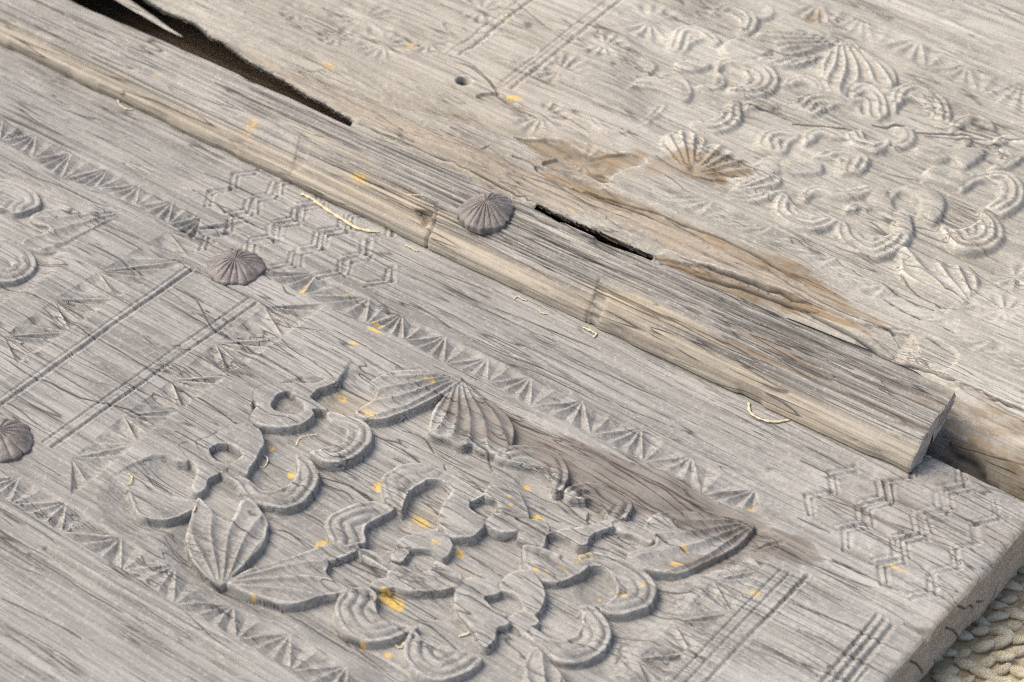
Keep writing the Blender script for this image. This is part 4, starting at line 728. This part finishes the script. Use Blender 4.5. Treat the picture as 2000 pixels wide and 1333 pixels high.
# bolt hole
hc = pl('X', [(905, 157)])[0]; rr = np.hypot((X - hc[0]) / 0.0052, (Y - hc[1]) / 0.0047) + 0.12 * fbm(X, Y, 0.006, 0.006, 160, 2)
Fd.Z -= 0.006 * (1 - sstep(0.80, 1.04, rr)) + 0.0008 * np.exp(-np.maximum(rr - 1, 0) / 0.25); gone |= rr < 0.93
UCR = [('Z3', [(340, 555), (450, 570), (600, 600), (705, 630)], .0008), ('Z3', [(710, 665), (850, 675), (1000, 690), (1060, 705)], .0011), ('Z3', [(1155, 675), (1300, 690), (1400, 700)], .0013), ('Z3', [(1390, 712), (1480, 716), (1550, 720), (1700, 740), (1800, 750)], .0011), ('Z3', [(1530, 690), (1700, 705), (1900, 760), (1998, 765)], .0008), ('Z3', [(1450, 730), (1600, 745), (1750, 770), (1880, 790)], .0008),
       ('Z3', [(0, 62), (130, 110), (290, 170)], .0008), ('Z3', [(370, 180), (480, 212), (560, 230)], .0008), ('Z3', [(1860, 55), (1998, 135)], .0012), ('S', [(600, 880), (900, 1020), (1200, 1150), (1560, 1320)], .0008), ('T', [(0, 1130), (150, 1210), (330, 1290), (480, 1390)], .0008), ('V', [(0, 650), (200, 790), (400, 900), (600, 1000), (800, 1080), (1000, 1140)], .0008), ('V', [(100, 880), (190, 905), (280, 935), (400, 970)], .0006),
       ('V', [(540, 560), (700, 690), (900, 770), (1100, 900), (1300, 980)], .0006), ('V', [(1030, 680), (1150, 840), (1300, 930), (1480, 980)], .0006), ('V', [(1060, 600), (1250, 700), (1390, 820), (1580, 920)], .0006), ('V', [(1500, 740), (1680, 860), (1850, 980)], .0006), ('V', [(900, 880), (1080, 990), (1300, 1080), (1480, 1160)], .0006), ('V', [(1240, 1180), (1450, 1310)], .0008), ('V', [(1580, 600), (1720, 720), (1900, 850)], .0005),
       ('W', [(780, 230), (1000, 330), (1130, 390), (1400, 480), (1560, 600), (1650, 700)], .0006), ('W', [(1310, 480), (1450, 530), (1600, 660), (1650, 730)], .0008), ('W', [(1650, 740), (1800, 830), (1960, 920)], .0008), ('W', [(1520, 1180), (1590, 1125)], .0006), ('W', [(1200, 30), (1450, 130), (1700, 250)], .0005), ('S', [(0, 605), (180, 670), (260, 740)], .0008), ('S', [(300, 120), (560, 260), (760, 400)], .0005), ('S', [(1400, 620), (1650, 760), (1990, 840)], .0006),
       ('T', [(0, 700), (100, 780), (230, 875)], .0005), ('U', [(500, 1110), (700, 1250)], .0006), ('U', [(1200, 880), (1500, 1000), (1600, 1040)], .0005), ('U', [(1190, 1110), (1400, 1230)], .0005), ('U', [(440, 560), (700, 650), (1000, 720)], .0005), ('P', [(0, 0), (500, 380), (900, 520), (1200, 620)], .0005), ('P', [(420, 770), (800, 960)], .0006), ('P', [(1220, 630), (1400, 710), (1570, 710)], .0006), ('N', [(1170, 315), (1400, 390), (1560, 475), (1750, 560), (1920, 625), (2050, 680)], .0009), ('N', [(1080, 710), (1250, 800), (1450, 890), (1600, 990), (1800, 1090)], .0008)]
for fr, pts, w_ in UCR:
    P = smooth_poly(pl(fr, pts), closed=False, n=3, tension=0.4); P = P + rng.normal(0, 0.0002, P.shape); Fd.crack(P, w_ * 0.6, w_ * 1.6, 1.0)
for k in range(480):
    x = rng.uniform(-0.30, 0.39); y = rng.uniform(0.15, 0.58); Ln = rng.gamma(2.0, 0.013) + 0.005; nn = max(3, int(Ln / 0.006)); t = np.linspace(0, 1, nn)
    P = np.stack([x + Ln * t, y - 0.05 * Ln * t + np.cumsum(rng.normal(0, 0.0005, nn))], -1); Fd.crack(P, rng.uniform(0.00022, 0.00036), 0.00018, rng.uniform(0.25, 0.65))
# brown weathering, bare patches, lichen
for pts, v_, rg, sd_ in (([(1010, 262), (1100, 270), (1160, 295), (1260, 300), (1250, 318), (1190, 330), (1210, 350), (1170, 355), (1060, 320), (1050, 300)], .85, .003, 1), ([(1050, 322), (1180, 362), (1300, 420), (1440, 470), (1540, 510), (1605, 550), (1590, 560), (1480, 520), (1330, 450), (1200, 400), (1120, 370)], .9, .002, 2), ([(1250, 330), (1330, 290), (1420, 300), (1480, 330), (1440, 350), (1360, 350), (1280, 345)], .75, .003, 3),
                         ([(570, 130), (700, 175), (850, 195), (1000, 235), (1060, 262), (950, 245), (800, 215), (660, 180)], .5, .003, 4), ([(1860, 850), (2010, 860), (2010, 960), (1900, 915)], .5, .004, 5), ([(1865, 780), (1960, 800), (2050, 850), (2000, 900), (1850, 840)], .6, .006, 6), ([(1380, 260), (1480, 255), (1560, 280), (1480, 300)], .3, .004, 7), ([(1150, 60), (1010, 160), (940, 200), (960, 170), (1060, 80)], .35, .003, 8), ([(1640, 410), (1700, 400), (1760, 440), (1700, 470), (1640, 440)], .35, .004, 9),
                         ([(1860, 390), (1900, 400), (1930, 430), (1890, 440)], .4, .004, 10), ([(280, 0), (420, 60), (520, 110), (640, 160), (560, 160), (440, 85), (330, 30)], .3, .004, 11), ([(1570, 20), (1610, 20), (1600, 35), (1575, 38)], .8, .002, 12), ([(1850, 460), (1890, 455), (1960, 490), (1940, 505)], .5, .003, 13)):
    Fd.paint(pl('X', pts), 0, v_, 0.002, rg, 200 + sd_)
Fd.paint(pl('X', [(300, 20), (420, 80), (600, 170), (720, 235), (900, 320), (1050, 390), (1200, 430), (1350, 500), (1500, 560), (1650, 620), (1560, 540), (1400, 460), (1200, 385), (1000, 310), (800, 230), (560, 120)]), 3, .45, 0.004, .004, 220)
Fd.paint(pl('X', [(420, -40), (1000, -60), (1180, 40), (1120, 180), (1300, 300), (1200, 350), (900, 300), (700, 220), (500, 90)]), 3, .14, 0.02, .012, 221, 0.05, 0.012)
for fr, x, y, rx, ry, vv, ch in (('W', 970, 360, .0032, .0020, 1, 1), ('W', 1770, 770, .007, .002, .9, 1), ('W', 1790, 690, .0015, .003, .8, 1), ('W', 1715, 143, .002, .0014, .9, 1), ('P', 40, 960, .004, .003, .9, 1), ('Q', 635, 770, .0016, .0016, 1, 1), ('Q', 620, 112, .003, .0012, .8, 1), ('R', 165, 780, .0013, .0016, .7, 1), ('R', 575, 755, .0012, .0012, .7, 1), ('T', 1190, 590, .002, .0018, .5, 1), ('U', 1610, 420, .003, .0012, .5, 1), ('W', 320, 515, .008, .0025, .55, 1), ('S', 590, 1150, .007, .0012, .6, 1), ('W', 1880, 195, .005, .0045, .75, 2), ('R', 720, 835, .002, .0012, .6, 2), ('U', 1275, 380, .0024, .0016, .8, 2), ('Q', 1430, 540, .0014, .0012, .8, 2), ('V', 525, 847, .0012, .0012, .9, 2), ('V', 800, 1110, .0012, .001, .9, 2)):
    Fd.dab(pl(fr, [(x, y)])[0], rx * .85, ry * .85, ch, vv * .85, seed=int(x * 3 + y))
def up_warp(XX, YY):
    k = (inv > 0.55) & (d > 0) & (d < 4 * up.step); return XX, np.where(k, lip, YY)
UP_O = (0.0, 0.37, -THICK)
leaf_up = thing("door_leaf", "paler, worn door leaf with softened carving, splintered edge and a round bolt hole", "door leaf", UP_O)
for pts, v_, sd_ in (([(1285, 492), (1400, 525), (1520, 560), (1640, 610), (1700, 645), (1600, 615), (1450, 565), (1330, 520)], 1.0, 31), ([(1520, 500), (1600, 540), (1660, 585), (1760, 640), (1700, 630), (1590, 570)], .95, 32), ([(1868, 765), (1960, 790), (2060, 840), (2060, 960), (1940, 920), (1840, 870)], .75, 34), ([(1060, 330), (1180, 365), (1320, 425), (1460, 480), (1400, 470), (1250, 415), (1120, 372)], .9, 35), ([(700, 235), (820, 280), (930, 325), (1040, 378), (1000, 378), (860, 318), (740, 262)], .55, 33)):
    Fd.paint(pl('X', pts, UZ), 0, v_, 0.002, 0.005, 230 + sd_, 0.03, 0.004)
for pts in ([(1290, 505), (1400, 535), (1560, 592), (1700, 660), (1800, 708), (1868, 742)], [(700, 238), (800, 282), (900, 325), (1000, 372), (1045, 393)], [(1330, 500), (1450, 540), (1590, 590)], [(1100, 352), (1250, 405), (1420, 470), (1560, 545)]):
    P = smooth_poly(pl('X', pts, UZ), closed=False, n=6, tension=0.4); P = P + rng.normal(0, 0.0004, P.shape); Fd.crack(P, 0.0007, 0.0016, 1.0)
Fd.Z -= Fd.att[..., 0] * (0.0006 + 0.0009 * fbm(X, Y, 0.04, 0.0035, 240, 4))
Fd.Z -= 0.002 * np.exp(-(UX1 - X) / 0.0016)
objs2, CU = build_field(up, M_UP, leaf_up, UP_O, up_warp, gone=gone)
# the undersides of the torn lips over the two voids
for xa, xb in ((UX0 + 0.002, W1 + 0.001), (V0 - 0.001, V1 + 0.001)):
    ii = np.where((up.xs > xa) & (up.xs < xb))[0][::2]; rr_ = np.zeros((7, len(ii), 3))
    for q, i_ in enumerate(ii):
        j_ = int(np.argmax(d[i_] <= 0.0003)); z_ = up.Z[i_, min(j_, d.shape[1] - 1)] + UZ; x_, y_ = up.xs[i_], lip[i_, min(j_, d.shape[1] - 1)] - 0.0004
        for k_ in range(7):
            t_ = k_ / 6; rr_[k_, q] = (x_, y_ + 0.0002 + 0.034 * t_**1.2, z_ + 0.0003 - 0.0022 * min(1, t_ * 3) - 0.010 * t_)
    strip_mesh('torn_lip', rr_ - np.array(UP_O), M_UP, leaf_up, np.zeros(rr_.shape[:2] + (4,), np.float32))
skirt('edge_face', CU[::2, 0], 0.0, 12, 0.0012, M_UP, leaf_up, 1, -1, 171)
skirt('edge_face', CU[::6, -1], 0.0, 3, 0.0006, M_UP, leaf_up, 1, 1, 173, flip=True)
skirt('end_face', CU[-1, ::2], 0.0, 10, 0.001, M_END, leaf_up, 0, 1, 172)
skirt('end_face', CU[0, ::6], 0.0, 3, 0.0006, M_END, leaf_up, 0, -1, 174, flip=True)
for xa, xb in ((-0.38, -0.30), (0.14, 0.22)):
    box('back_rail', xa, xb, UY0 + 0.02, UY1 - 0.01, GROUND, -THICK + 0.001, M_UP, leaf_up, UP_O)
box('underside', UX0 + 0.001, UX1 - 0.004, UY0 + 0.003, UY1 - 0.003, -THICK + 0.0004, -0.033, M_UP, leaf_up, UP_O)
pl = _pl0
# long splinter hanging into the void
def ribbon(name, C_, wid, th, mat, parent, origin):
    n = len(C_); rows = np.zeros((n, 7, 3))
    for i in range(n):
        t = C_[min(i + 1, n - 1)] - C_[max(i - 1, 0)]; t = t / (np.linalg.norm(t) + 1e-12); s_ = np.cross(t, [0, 0, 1]); s_ /= np.linalg.norm(s_) + 1e-12; u_ = np.cross(s_, t)
        for j in range(7):
            q = 2 * math.pi * j / 6; rows[i, j] = C_[i] + s_ * wid[i] * math.cos(q) + u_ * th[i] * math.sin(q)
    rows -= np.array(origin); return strip_mesh(name, rows, mat, parent, np.zeros(rows.shape[:2] + (4,), np.float32))
sp = np.array([at_z(p, z) for p, z in zip([(170, -45), (228, -8), (262, 14), (300, 38), (330, 58), (356, 72)], (.010, .011, .012, .012, .011, .010))])
ribbon('splinter', sp, [.0045, .0042, .0034, .0026, .0015, .0004], [.0015, .0015, .0014, .001, .0008, .0003], M_UP, leaf_up, UP_O)

# ------------------------------------------------------------------ moulded cover strip on the grey leaf
SX0, SX1 = -0.47, 0.3305
xs = np.arange(SX0, SX1 + 0.0005, 0.0013); xs[-1] = SX1
sN = 190
tpar = np.linspace(0, 1, sN)
def lerp(a_, b_, t_): return a_ + (b_ - a_) * t_
def strip_surface():
    tx = (xs - SX0) / (SX1 - SX0); tx = np.clip((xs + 0.36) / 0.69, 0, 1)**1.7
    rows = np.zeros((len(xs), sN, 3)); att = np.zeros((len(xs), sN, 4), np.float32)
    # control section: (y, z) left and right end
    secL = [(.1190, .0004), (.1062, .0004), (.1054, .0040), (.1064, .0088), (.1092, .0102), (.1150, .0172), (.1225, .0218), (.1290, .0230), (.1360, .0246), (.1430, .0252), (.1494, .0246), (.1506, .0216), (.1470, .0150), (.1360, .0080)]
    secR = [(.1240, .0004), (.1115, .0004), (.1117, .0040), (.1134, .0090), (.1163, .0135), (.1203, .0180), (.1265, .0220), (.1335, .0246), (.1420, .0282), (.1500, .0310), (.1560, .0312), (.1578, .0285), (.1500, .0180), (.1370, .0080)]
    sl = np.array(secL); sr = np.array(secR)
    cl = np.concatenate([[0], np.cumsum(np.hypot(*np.diff(sl, axis=0).T))]); cl /= cl[-1]
    Lq = np.stack([np.interp(tpar, cl, sl[:, k]) for k in (0, 1)], -1); Rq = np.stack([np.interp(tpar, cl, sr[:, k]) for k in (0, 1)], -1)
    # light rounding of the section
    for _ in range(3):
        for q in (Lq, Rq): q[1:-1] = 0.25 * q[:-2] + 0.5 * q[1:-1] + 0.25 * q[2:]
    yz = Lq[None] * (1 - tx)[:, None, None] + Rq[None] * tx[:, None, None]
    rows[..., 0] = xs[:, None]; rows[..., 1:] = yz
    # the far right toe is broken back from the line of the rest
    tg = np.gradient(yz, axis=1); nn = np.stack([-tg[..., 1], tg[..., 0]], -1); nn /= np.linalg.norm(nn, axis=-1, keepdims=True) + 1e-12   # (-dz, dy)
    nn = np.where((nn[..., 1:2] < 0) & (tpar[None, :, None] < 0.85) & (tpar[None, :, None] > 0.3), -nn, nn)
    XX = np.repeat(xs[:, None], sN, 1); SS = yz[..., 0] + yz[..., 1] * 0.9          # a cross coordinate in metres
    SS = SS - SS[:, :1]
    disp = np.zeros_like(XX)
    topm = sstep(0.56, 0.60, tpar)[None] * sstep(0.86, 0.82, tpar)[None]; frontm = sstep(0.28, 0.34, tpar)[None] * sstep(0.60, 0.55, tpar)[None]
    right = sstep(-0.17, -0.05, XX)
    # weathered ribs of hard grain
    wob = 0.0006 * fbm(XX, XX * 0, 0.08, 1, 300, 3)
    ribs = fbm(XX, SS + wob, 0.26, 0.0040, 301, 3, 0.7); rib2 = fbm(XX, SS + wob, 0.14, 0.0014, 303, 2, 0.6)
    disp += (topm * lerp(0.0012, 0.0026, right) + frontm * lerp(0.0002, 0.0008, right)) * ribs + (topm * lerp(0.0006, 0.0014, right) + frontm * 0.0004) * rib2
    # cut mouldings: reeds at the top left, arris line
    for s0, dep, wd in ((0.575, .0011, .011), (0.640, .0012, .009), (0.700, .0010, .009), (0.765, .0011, .010), (0.320, .0007, .008)):
        disp -= dep * np.exp(-((tpar[None] - s0 - 0.004 * np.sin(XX * 9)) / wd)**2) * lerp(1.0, 0.35, right)
    disp += 0.0005 * fbm(XX, SS, 0.03, 0.012, 305, 4)
    # flaked skin on the front slope, right half
    fl = sstep(0.08, 0.13, fbm(XX, SS, 0.09, 0.010, 310, 4)); disp -= 0.0016 * fl * sstep(0.36, 0.42, tpar)[None] * sstep(0.86, 0.80, tpar)[None] * right
    att[..., 0] = np.maximum(att[..., 0], 0.65 * fl * sstep(0.36, 0.42, tpar)[None] * sstep(0.7, 0.58, tpar)[None] * right)
    return rows, att, disp, nn, XX, SS, right
rows, att, disp, nn, XX, SS, right = strip_surface()
YZ = rows[..., 1:] + nn * disp[..., None]
# toe chips, torn back edge
toe = sstep(0.30, 0.10, tpar)[None]
YZ[..., 0] += toe * 0.0013 * fbm(XX, XX * 0, 0.05, 1, 320, 4) + toe * 0.0015 * sstep(0.2, 0.5, vnoise(XX, XX * 0, 0.03, 1, 321))
back = sstep(0.70, 0.80, tpar)[None]
chip = 0.0105 * sstep(V0 - 0.004, V0 + 0.07, XX) * sstep(V1 + 0.006, V1 - 0.030, XX) + 0.0028 * sstep(0.1, 0.5, fbm(XX, XX * 0, 0.05, 1, 331, 3))
cbx = at_z((918, 345), 0.027)[0]; chip += 0.0022 * sstep(cbx - 0.001, cbx + 0.001, XX) * sstep(0.30, 0.16, XX)
YZ[..., 0] -= back * chip; YZ[..., 1] -= back * chip * 0.45
# cross cuts and notches (photo positions on the strip)
def strip_dist(frame, pts, zc):
    P = np.array([at_z(p, z)[:2] for p, z in zip(px(frame, pts), zc)]); return P
Yc = YZ[..., 0].copy()
for fr, pts, zc, wd, dep in (('O', [(365, 455), (345, 610), (250, 865)], (.024, .020, .006), .0007, .0014), ('Z5', [(1485, 285), (1450, 380), (1388, 500)], (.026, .022, .012), .0006, .0010), ('Z1', [(1672, 752), (1640, 850), (1608, 955)], (.024, .020, .010), .0005, .0007), ('Z6', [(555, 885), (600, 940), (672, 1010)], (.016, .012, .006), .0006, .0012)):
    P = smooth_poly(strip_dist(fr, pts, zc), closed=False, n=4); dd = seg_dist(XX, Yc, P, False); g = np.exp(-(dd / wd)**2) * (tpar[None] < 0.8)
    YZ -= nn * (dep * g)[..., None]; att[..., 2] = np.maximum(att[..., 2], 0.55 * g)
# triangular notch beside the cross cut and the sunk tab next to the second one
for fr, pts, zc, dep in (('O', [(345, 500), (130, 555), (170, 650), (220, 800), (300, 690)], (.024, .016, .012, .006, .014), .0058), ('Z5', [(1485, 290), (1540, 370), (1530, 470), (1480, 515), (1400, 500), (1450, 380)], (.026, .022, .016, .012, .012, .022), .0012), ('Z1', [(1680, 755), (1740, 790), (1700, 960), (1620, 960)], (.024, .022, .010, .010), .0008)):
    P = strip_dist(fr, pts, zc); di = seg_dist(XX, Yc, P, True); di = np.where(inside(XX, Yc, P), di, 0) * (tpar[None] < 0.8); YZ -= nn * (dep * sstep(0, 0.0022, di))[..., None]
# long checks in the strip
for k in range(210):
    x = rng.uniform(-0.44, 0.31) if k % 2 else rng.uniform(-0.1, 0.28); t0 = rng.uniform(0.34, 0.82) if k % 3 else rng.uniform(0.55, 0.82); Ln = rng.gamma(2, 0.035) + 0.02; wd = rng.uniform(.0022, .0038)
    ln = sstep(x, x + 0.01, XX) * sstep(x + Ln, x + Ln - 0.01, XX); cc = t0 + 0.02 * fbm(XX, XX * 0, 0.05, 1, 400 + k, 2) * 0.5
    g = np.exp(-((tpar[None] - cc) / wd)**2) * ln; YZ -= nn * (0.0007 * g)[..., None]; att[..., 2] = np.maximum(att[..., 2], rng.uniform(.55, 1.0) * g)
# pale crust and tan bare wood
att[..., 3] = np.maximum(att[..., 3], sstep(0.36, 0.28, tpar)[None] * sstep(0.10, 0.14, tpar)[None] * 0.5)
att[..., 3] = np.maximum(att[..., 3], 0.75 * right * sstep(-0.15, 0.35, fbm(XX, SS, 0.10, 0.014, 340, 4)) * sstep(0.62, 0.52, tpar)[None] * (tpar[None] > 0.05))
att[..., 3] = np.maximum(att[..., 3], 0.6 * sstep(0.30, 0.5, fbm(XX, SS, 0.016, 0.006, 341, 4)) * (1 - right) * (tpar[None] > .3))
att[..., 0] = np.maximum(att[..., 0], 0.7 * sstep(0.22, 0.5, fbm(XX, SS, 0.14, 0.005, 342, 4)) * right * sstep(.5, .6, tpar)[None])
endw = sstep(0.012, 0.0, SX1 - XX) * sstep(0.6, 0.78, tpar)[None]; att[..., 3] = np.maximum(att[..., 3], endw)
lp = _pl0('Z1', [(1420, 700)], 0.018)[0]; att[..., 1] = np.maximum(att[..., 1], 0.55 * np.exp(-((XX - lp[0]) / .004)**2 - ((Yc - lp[1]) / .010)**2) * (tpar[None] > .1) * sstep(-.3, .2, fbm(XX, SS, .012, .006, 350, 3)))
lp = _pl0('Z2', [(145, 940)], 0.026)[0]; att[..., 1] = np.maximum(att[..., 1], 0.8 * np.exp(-((XX - lp[0]) / .005)**2 - ((Yc - lp[1]) / .0025)**2))
rows[..., 1:] = YZ
# sawn end: slightly uneven cut and eased arris
ew = 0.0010 * fbm(YZ[..., 0], YZ[..., 1], 0.012, 0.012, 360, 3); rows[..., 0] += ew * sstep(0.01, 0, SX1 - XX) - 0.0
rows[-1, :, 1:] = rows[-1, :, 1:] * 0.97 + np.array([.134, .016]) * 0.03
rows -= np.array(LOW_O)
strip = strip_mesh("cover_strip", rows, M_STRIP, leaf_low, att, flip=True)
strip['label'] = "tan-grey moulded cover strip with reeded weathered top"
# end face of the strip, with annual-ring relief
er = rows[-1]; cen = np.array([SX1 - LOW_O[0], .1340 - LOW_O[1], .0165 - LOW_O[2]]); nr = 14
erows = np.zeros((nr, sN, 3))
for i in range(nr):
    t = i / (nr - 1); erows[i] = er * (1 - t) + cen * t
    erows[i, :, 0] = (er[:, 0] * (1 - t) + (SX1 + 0.0005) * t) + (0.0007 * fbm(erows[i, :, 1], erows[i, :, 2], .010, .004, 371, 4) if i else 0)
strip_mesh("strip_end", erows, M_END, strip, np.zeros(erows.shape[:2] + (4,), np.float32), flip=True)

# ------------------------------------------------------------------ fluted iron studs
def stud(center, R, h, parent, origin, rays, seed, tilt=(0, 0)):
    nr, na = 34, 192; r_ = np.random.default_rng(seed); th = np.linspace(0, 2 * np.pi, na + 1); rows = np.zeros((nr, na + 1, 3)); att = np.zeros((nr, na + 1, 4), np.float32)
    fl = np.abs(np.sin(th * rays / 2 + 0.25 * np.sin(th * 3 + seed))); jag = 0.07 * np.interp(th, np.linspace(0, 2 * np.pi, 24), np.append(r_.uniform(-1, 1, 23), 0))
    for i in range(nr):
        t = i / (nr - 1); tt = min(t / 0.93, 1.0)
        rad = R * tt * (1 + (0.05 * (fl - 0.6) + jag) * tt**3)
        z = h * (1 - tt**2.1) + 0.0014 * (1 - t) + 0.0008 - 0.0013 * (1 - fl)**2 * math.sin(math.pi * min(tt, 0.97))**0.7 * 1.2
        if t > 0.93: z = z * 0 + 0.0012 - (t - 0.93) / 0.07 * 0.004
        rows[i, :, 0] = center[0] + rad * np.cos(th); rows[i, :, 1] = center[1] + rad * np.sin(th); rows[i, :, 2] = center[2] + z + tilt[0] * rad * np.cos(th) + tilt[1] * rad * np.sin(th)
        att[i, :, 0] = np.clip((1 - fl) * 2.4 - 1.1, 0, 1) * math.sin(math.pi * min(tt, .95))
    rows[..., 2] += 0.0010 * fbm(rows[..., 0], rows[..., 1], .009, .009, seed, 3)
    o = strip_mesh("iron_stud", rows - np.array(origin), M_IRON, parent, att); o['label'] = "dark domed iron stud with radiating flutes"; return o
stud(at_z((461, 523), 0.0), 0.0170, 0.0050, leaf_low, LOW_O, 18, 3)
stud(at_z((0, 862), 0.0), 0.0182, 0.0062, leaf_low, LOW_O, 16, 5)
c2 = at_z((949, 414), 0.0255); stud(c2, 0.0158, 0.0062, strip, LOW_O, 20, 9, (0.0, 0.10))

# ------------------------------------------------------------------ straws and shavings lying on the wood
def height_at(F, x, y):
    i = int(np.clip((x - F.xs[0]) / F.step, 0, len(F.xs) - 1)); j = int(np.clip((y - F.ys[0]) / F.step, 0, len(F.ys) - 1)); return F.Z[i, j] + F.zref
def straw(fr, pts, label, r=0.0008, lift=0.0, mat=None, flat=0.45, zfix=None):
    C_ = []
    for k, p in enumerate(px(fr, pts)):
        w_ = at_z(p, 0.0 if zfix is None else zfix)
        z = (height_at(low, w_[0], w_[1]) if zfix is None else zfix); w_ = at_z(p, z + r * flat + lift * math.sin(math.pi * k / (len(pts) - 1))); C_.append(w_)
    C_ = np.array(C_); Cs = np.stack([smooth_poly(C_[:, :2], closed=False, n=6)[:, 0], smooth_poly(C_[:, :2], closed=False, n=6)[:, 1], np.interp(np.linspace(0, 1, (len(C_) - 1) * 6 + 1), np.linspace(0, 1, len(C_)), C_[:, 2])], -1)
    n = len(Cs); wv = [r * (0.75 + 0.25 * math.sin(i * 1.7)) * (0.35 if i in (0, n - 1) else 1) for i in range(n)]
    org = Cs.mean(0); o = ribbon("wood_shaving" if r < 0.0012 else "straw", Cs, wv, [w__ * flat for w__ in wv], mat or M_STRAW, None, org); o.location = org
    o['label'] = label; o['category'] = "straw"; o['group'] = "dry straws and shavings caught on the carved door"
straw('K', [(1140, 240), (1240, 285), (1400, 400), (1560, 500), (1700, 580), (1900, 615)], "long flat pale straw lying along the toe of the cover strip above strapwork", 0.0016, 0.0004)
straw('Z1', [(655, 535), (663, 575), (700, 606), (745, 612)], "thin curled fibre looping out from under the bluish weathered strip", 0.0007, 0.001)
straw('Z6', [(465, 1008), (470, 1058), (520, 1095), (600, 1115), (692, 1105)], "bowed pale straw curving out from beneath the strip near its sawn end", 0.0011, 0.001)
straw('A', [(1190, 1150), (1205, 1110), (1225, 1080), (1290, 1050), (1350, 1045), (1410, 1035)], "kinked cream shaving in the sunk ground beside an orange lichen speck", 0.0008, 0.0008)
straw('B', [(880, 150), (912, 180), (900, 235), (860, 268), (800, 235)], "tightly curled cream shaving against the wall of a hexagon-holed ring", 0.0006, 0.0008)
straw('Z7', [(715, 170), (737, 190), (722, 222), (690, 250)], "bent yellow-green stalk on a worn scroll", 0.0006, 0.0015, M_GREENSTRAW)
straw('F', [(450, 950), (480, 985), (515, 990), (548, 938)], "small U-shaped shaving between two crescents at their tips", 0.0008, 0.0006)
straw('F', [(1080, 885), (1130, 868), (1168, 855), (1190, 815)], "short bent cream shaving lodged below a thick petal", 0.0009, 0.0006)
straw('Z5', [(405, 132), (440, 145), (458, 158), (475, 165)], "short cream fibre with a thick end just under the strip's triangular notch", 0.0008, 0.0006)
straw('Z5', [(1395, 588), (1440, 608), (1468, 625), (1452, 648)], "hooked cream fibre hanging from a dark gap under the strip", 0.0009, 0.0006)
straw('Z5', [(1010, 432), (1030, 415), (1058, 432), (1085, 440)], "wriggled yellowish fibre at the strip's toe", 0.0007, 0.0006)
straw('Z5', [(1150, 490), (1165, 508), (1200, 515)], "tiny pale curl on the smooth band below the strip", 0.0006, 0.0004)
straw('E', [(1898, 185), (1925, 175), (1945, 200), (1930, 222)], "tiny ring-shaped shaving on brown-stained wood", 0.0006, 0.0004)
straw('B', [(212, 640), (190, 690), (150, 740), (95, 775)], "thin split stalk lying at the head of a fluted leaf", 0.0007, 0.0006)
straw('O', [(70, 400), (200, 405), (260, 410), (315, 415)], "hair-thin fibre lying on the cover strip by the cross cut", 0.0005, 0.0008, zfix=0.0262)

scene.cycles.use_denoising = False
scene.cycles.pixel_filter_type = 'BLACKMAN_HARRIS'; scene.cycles.filter_width = 1.15
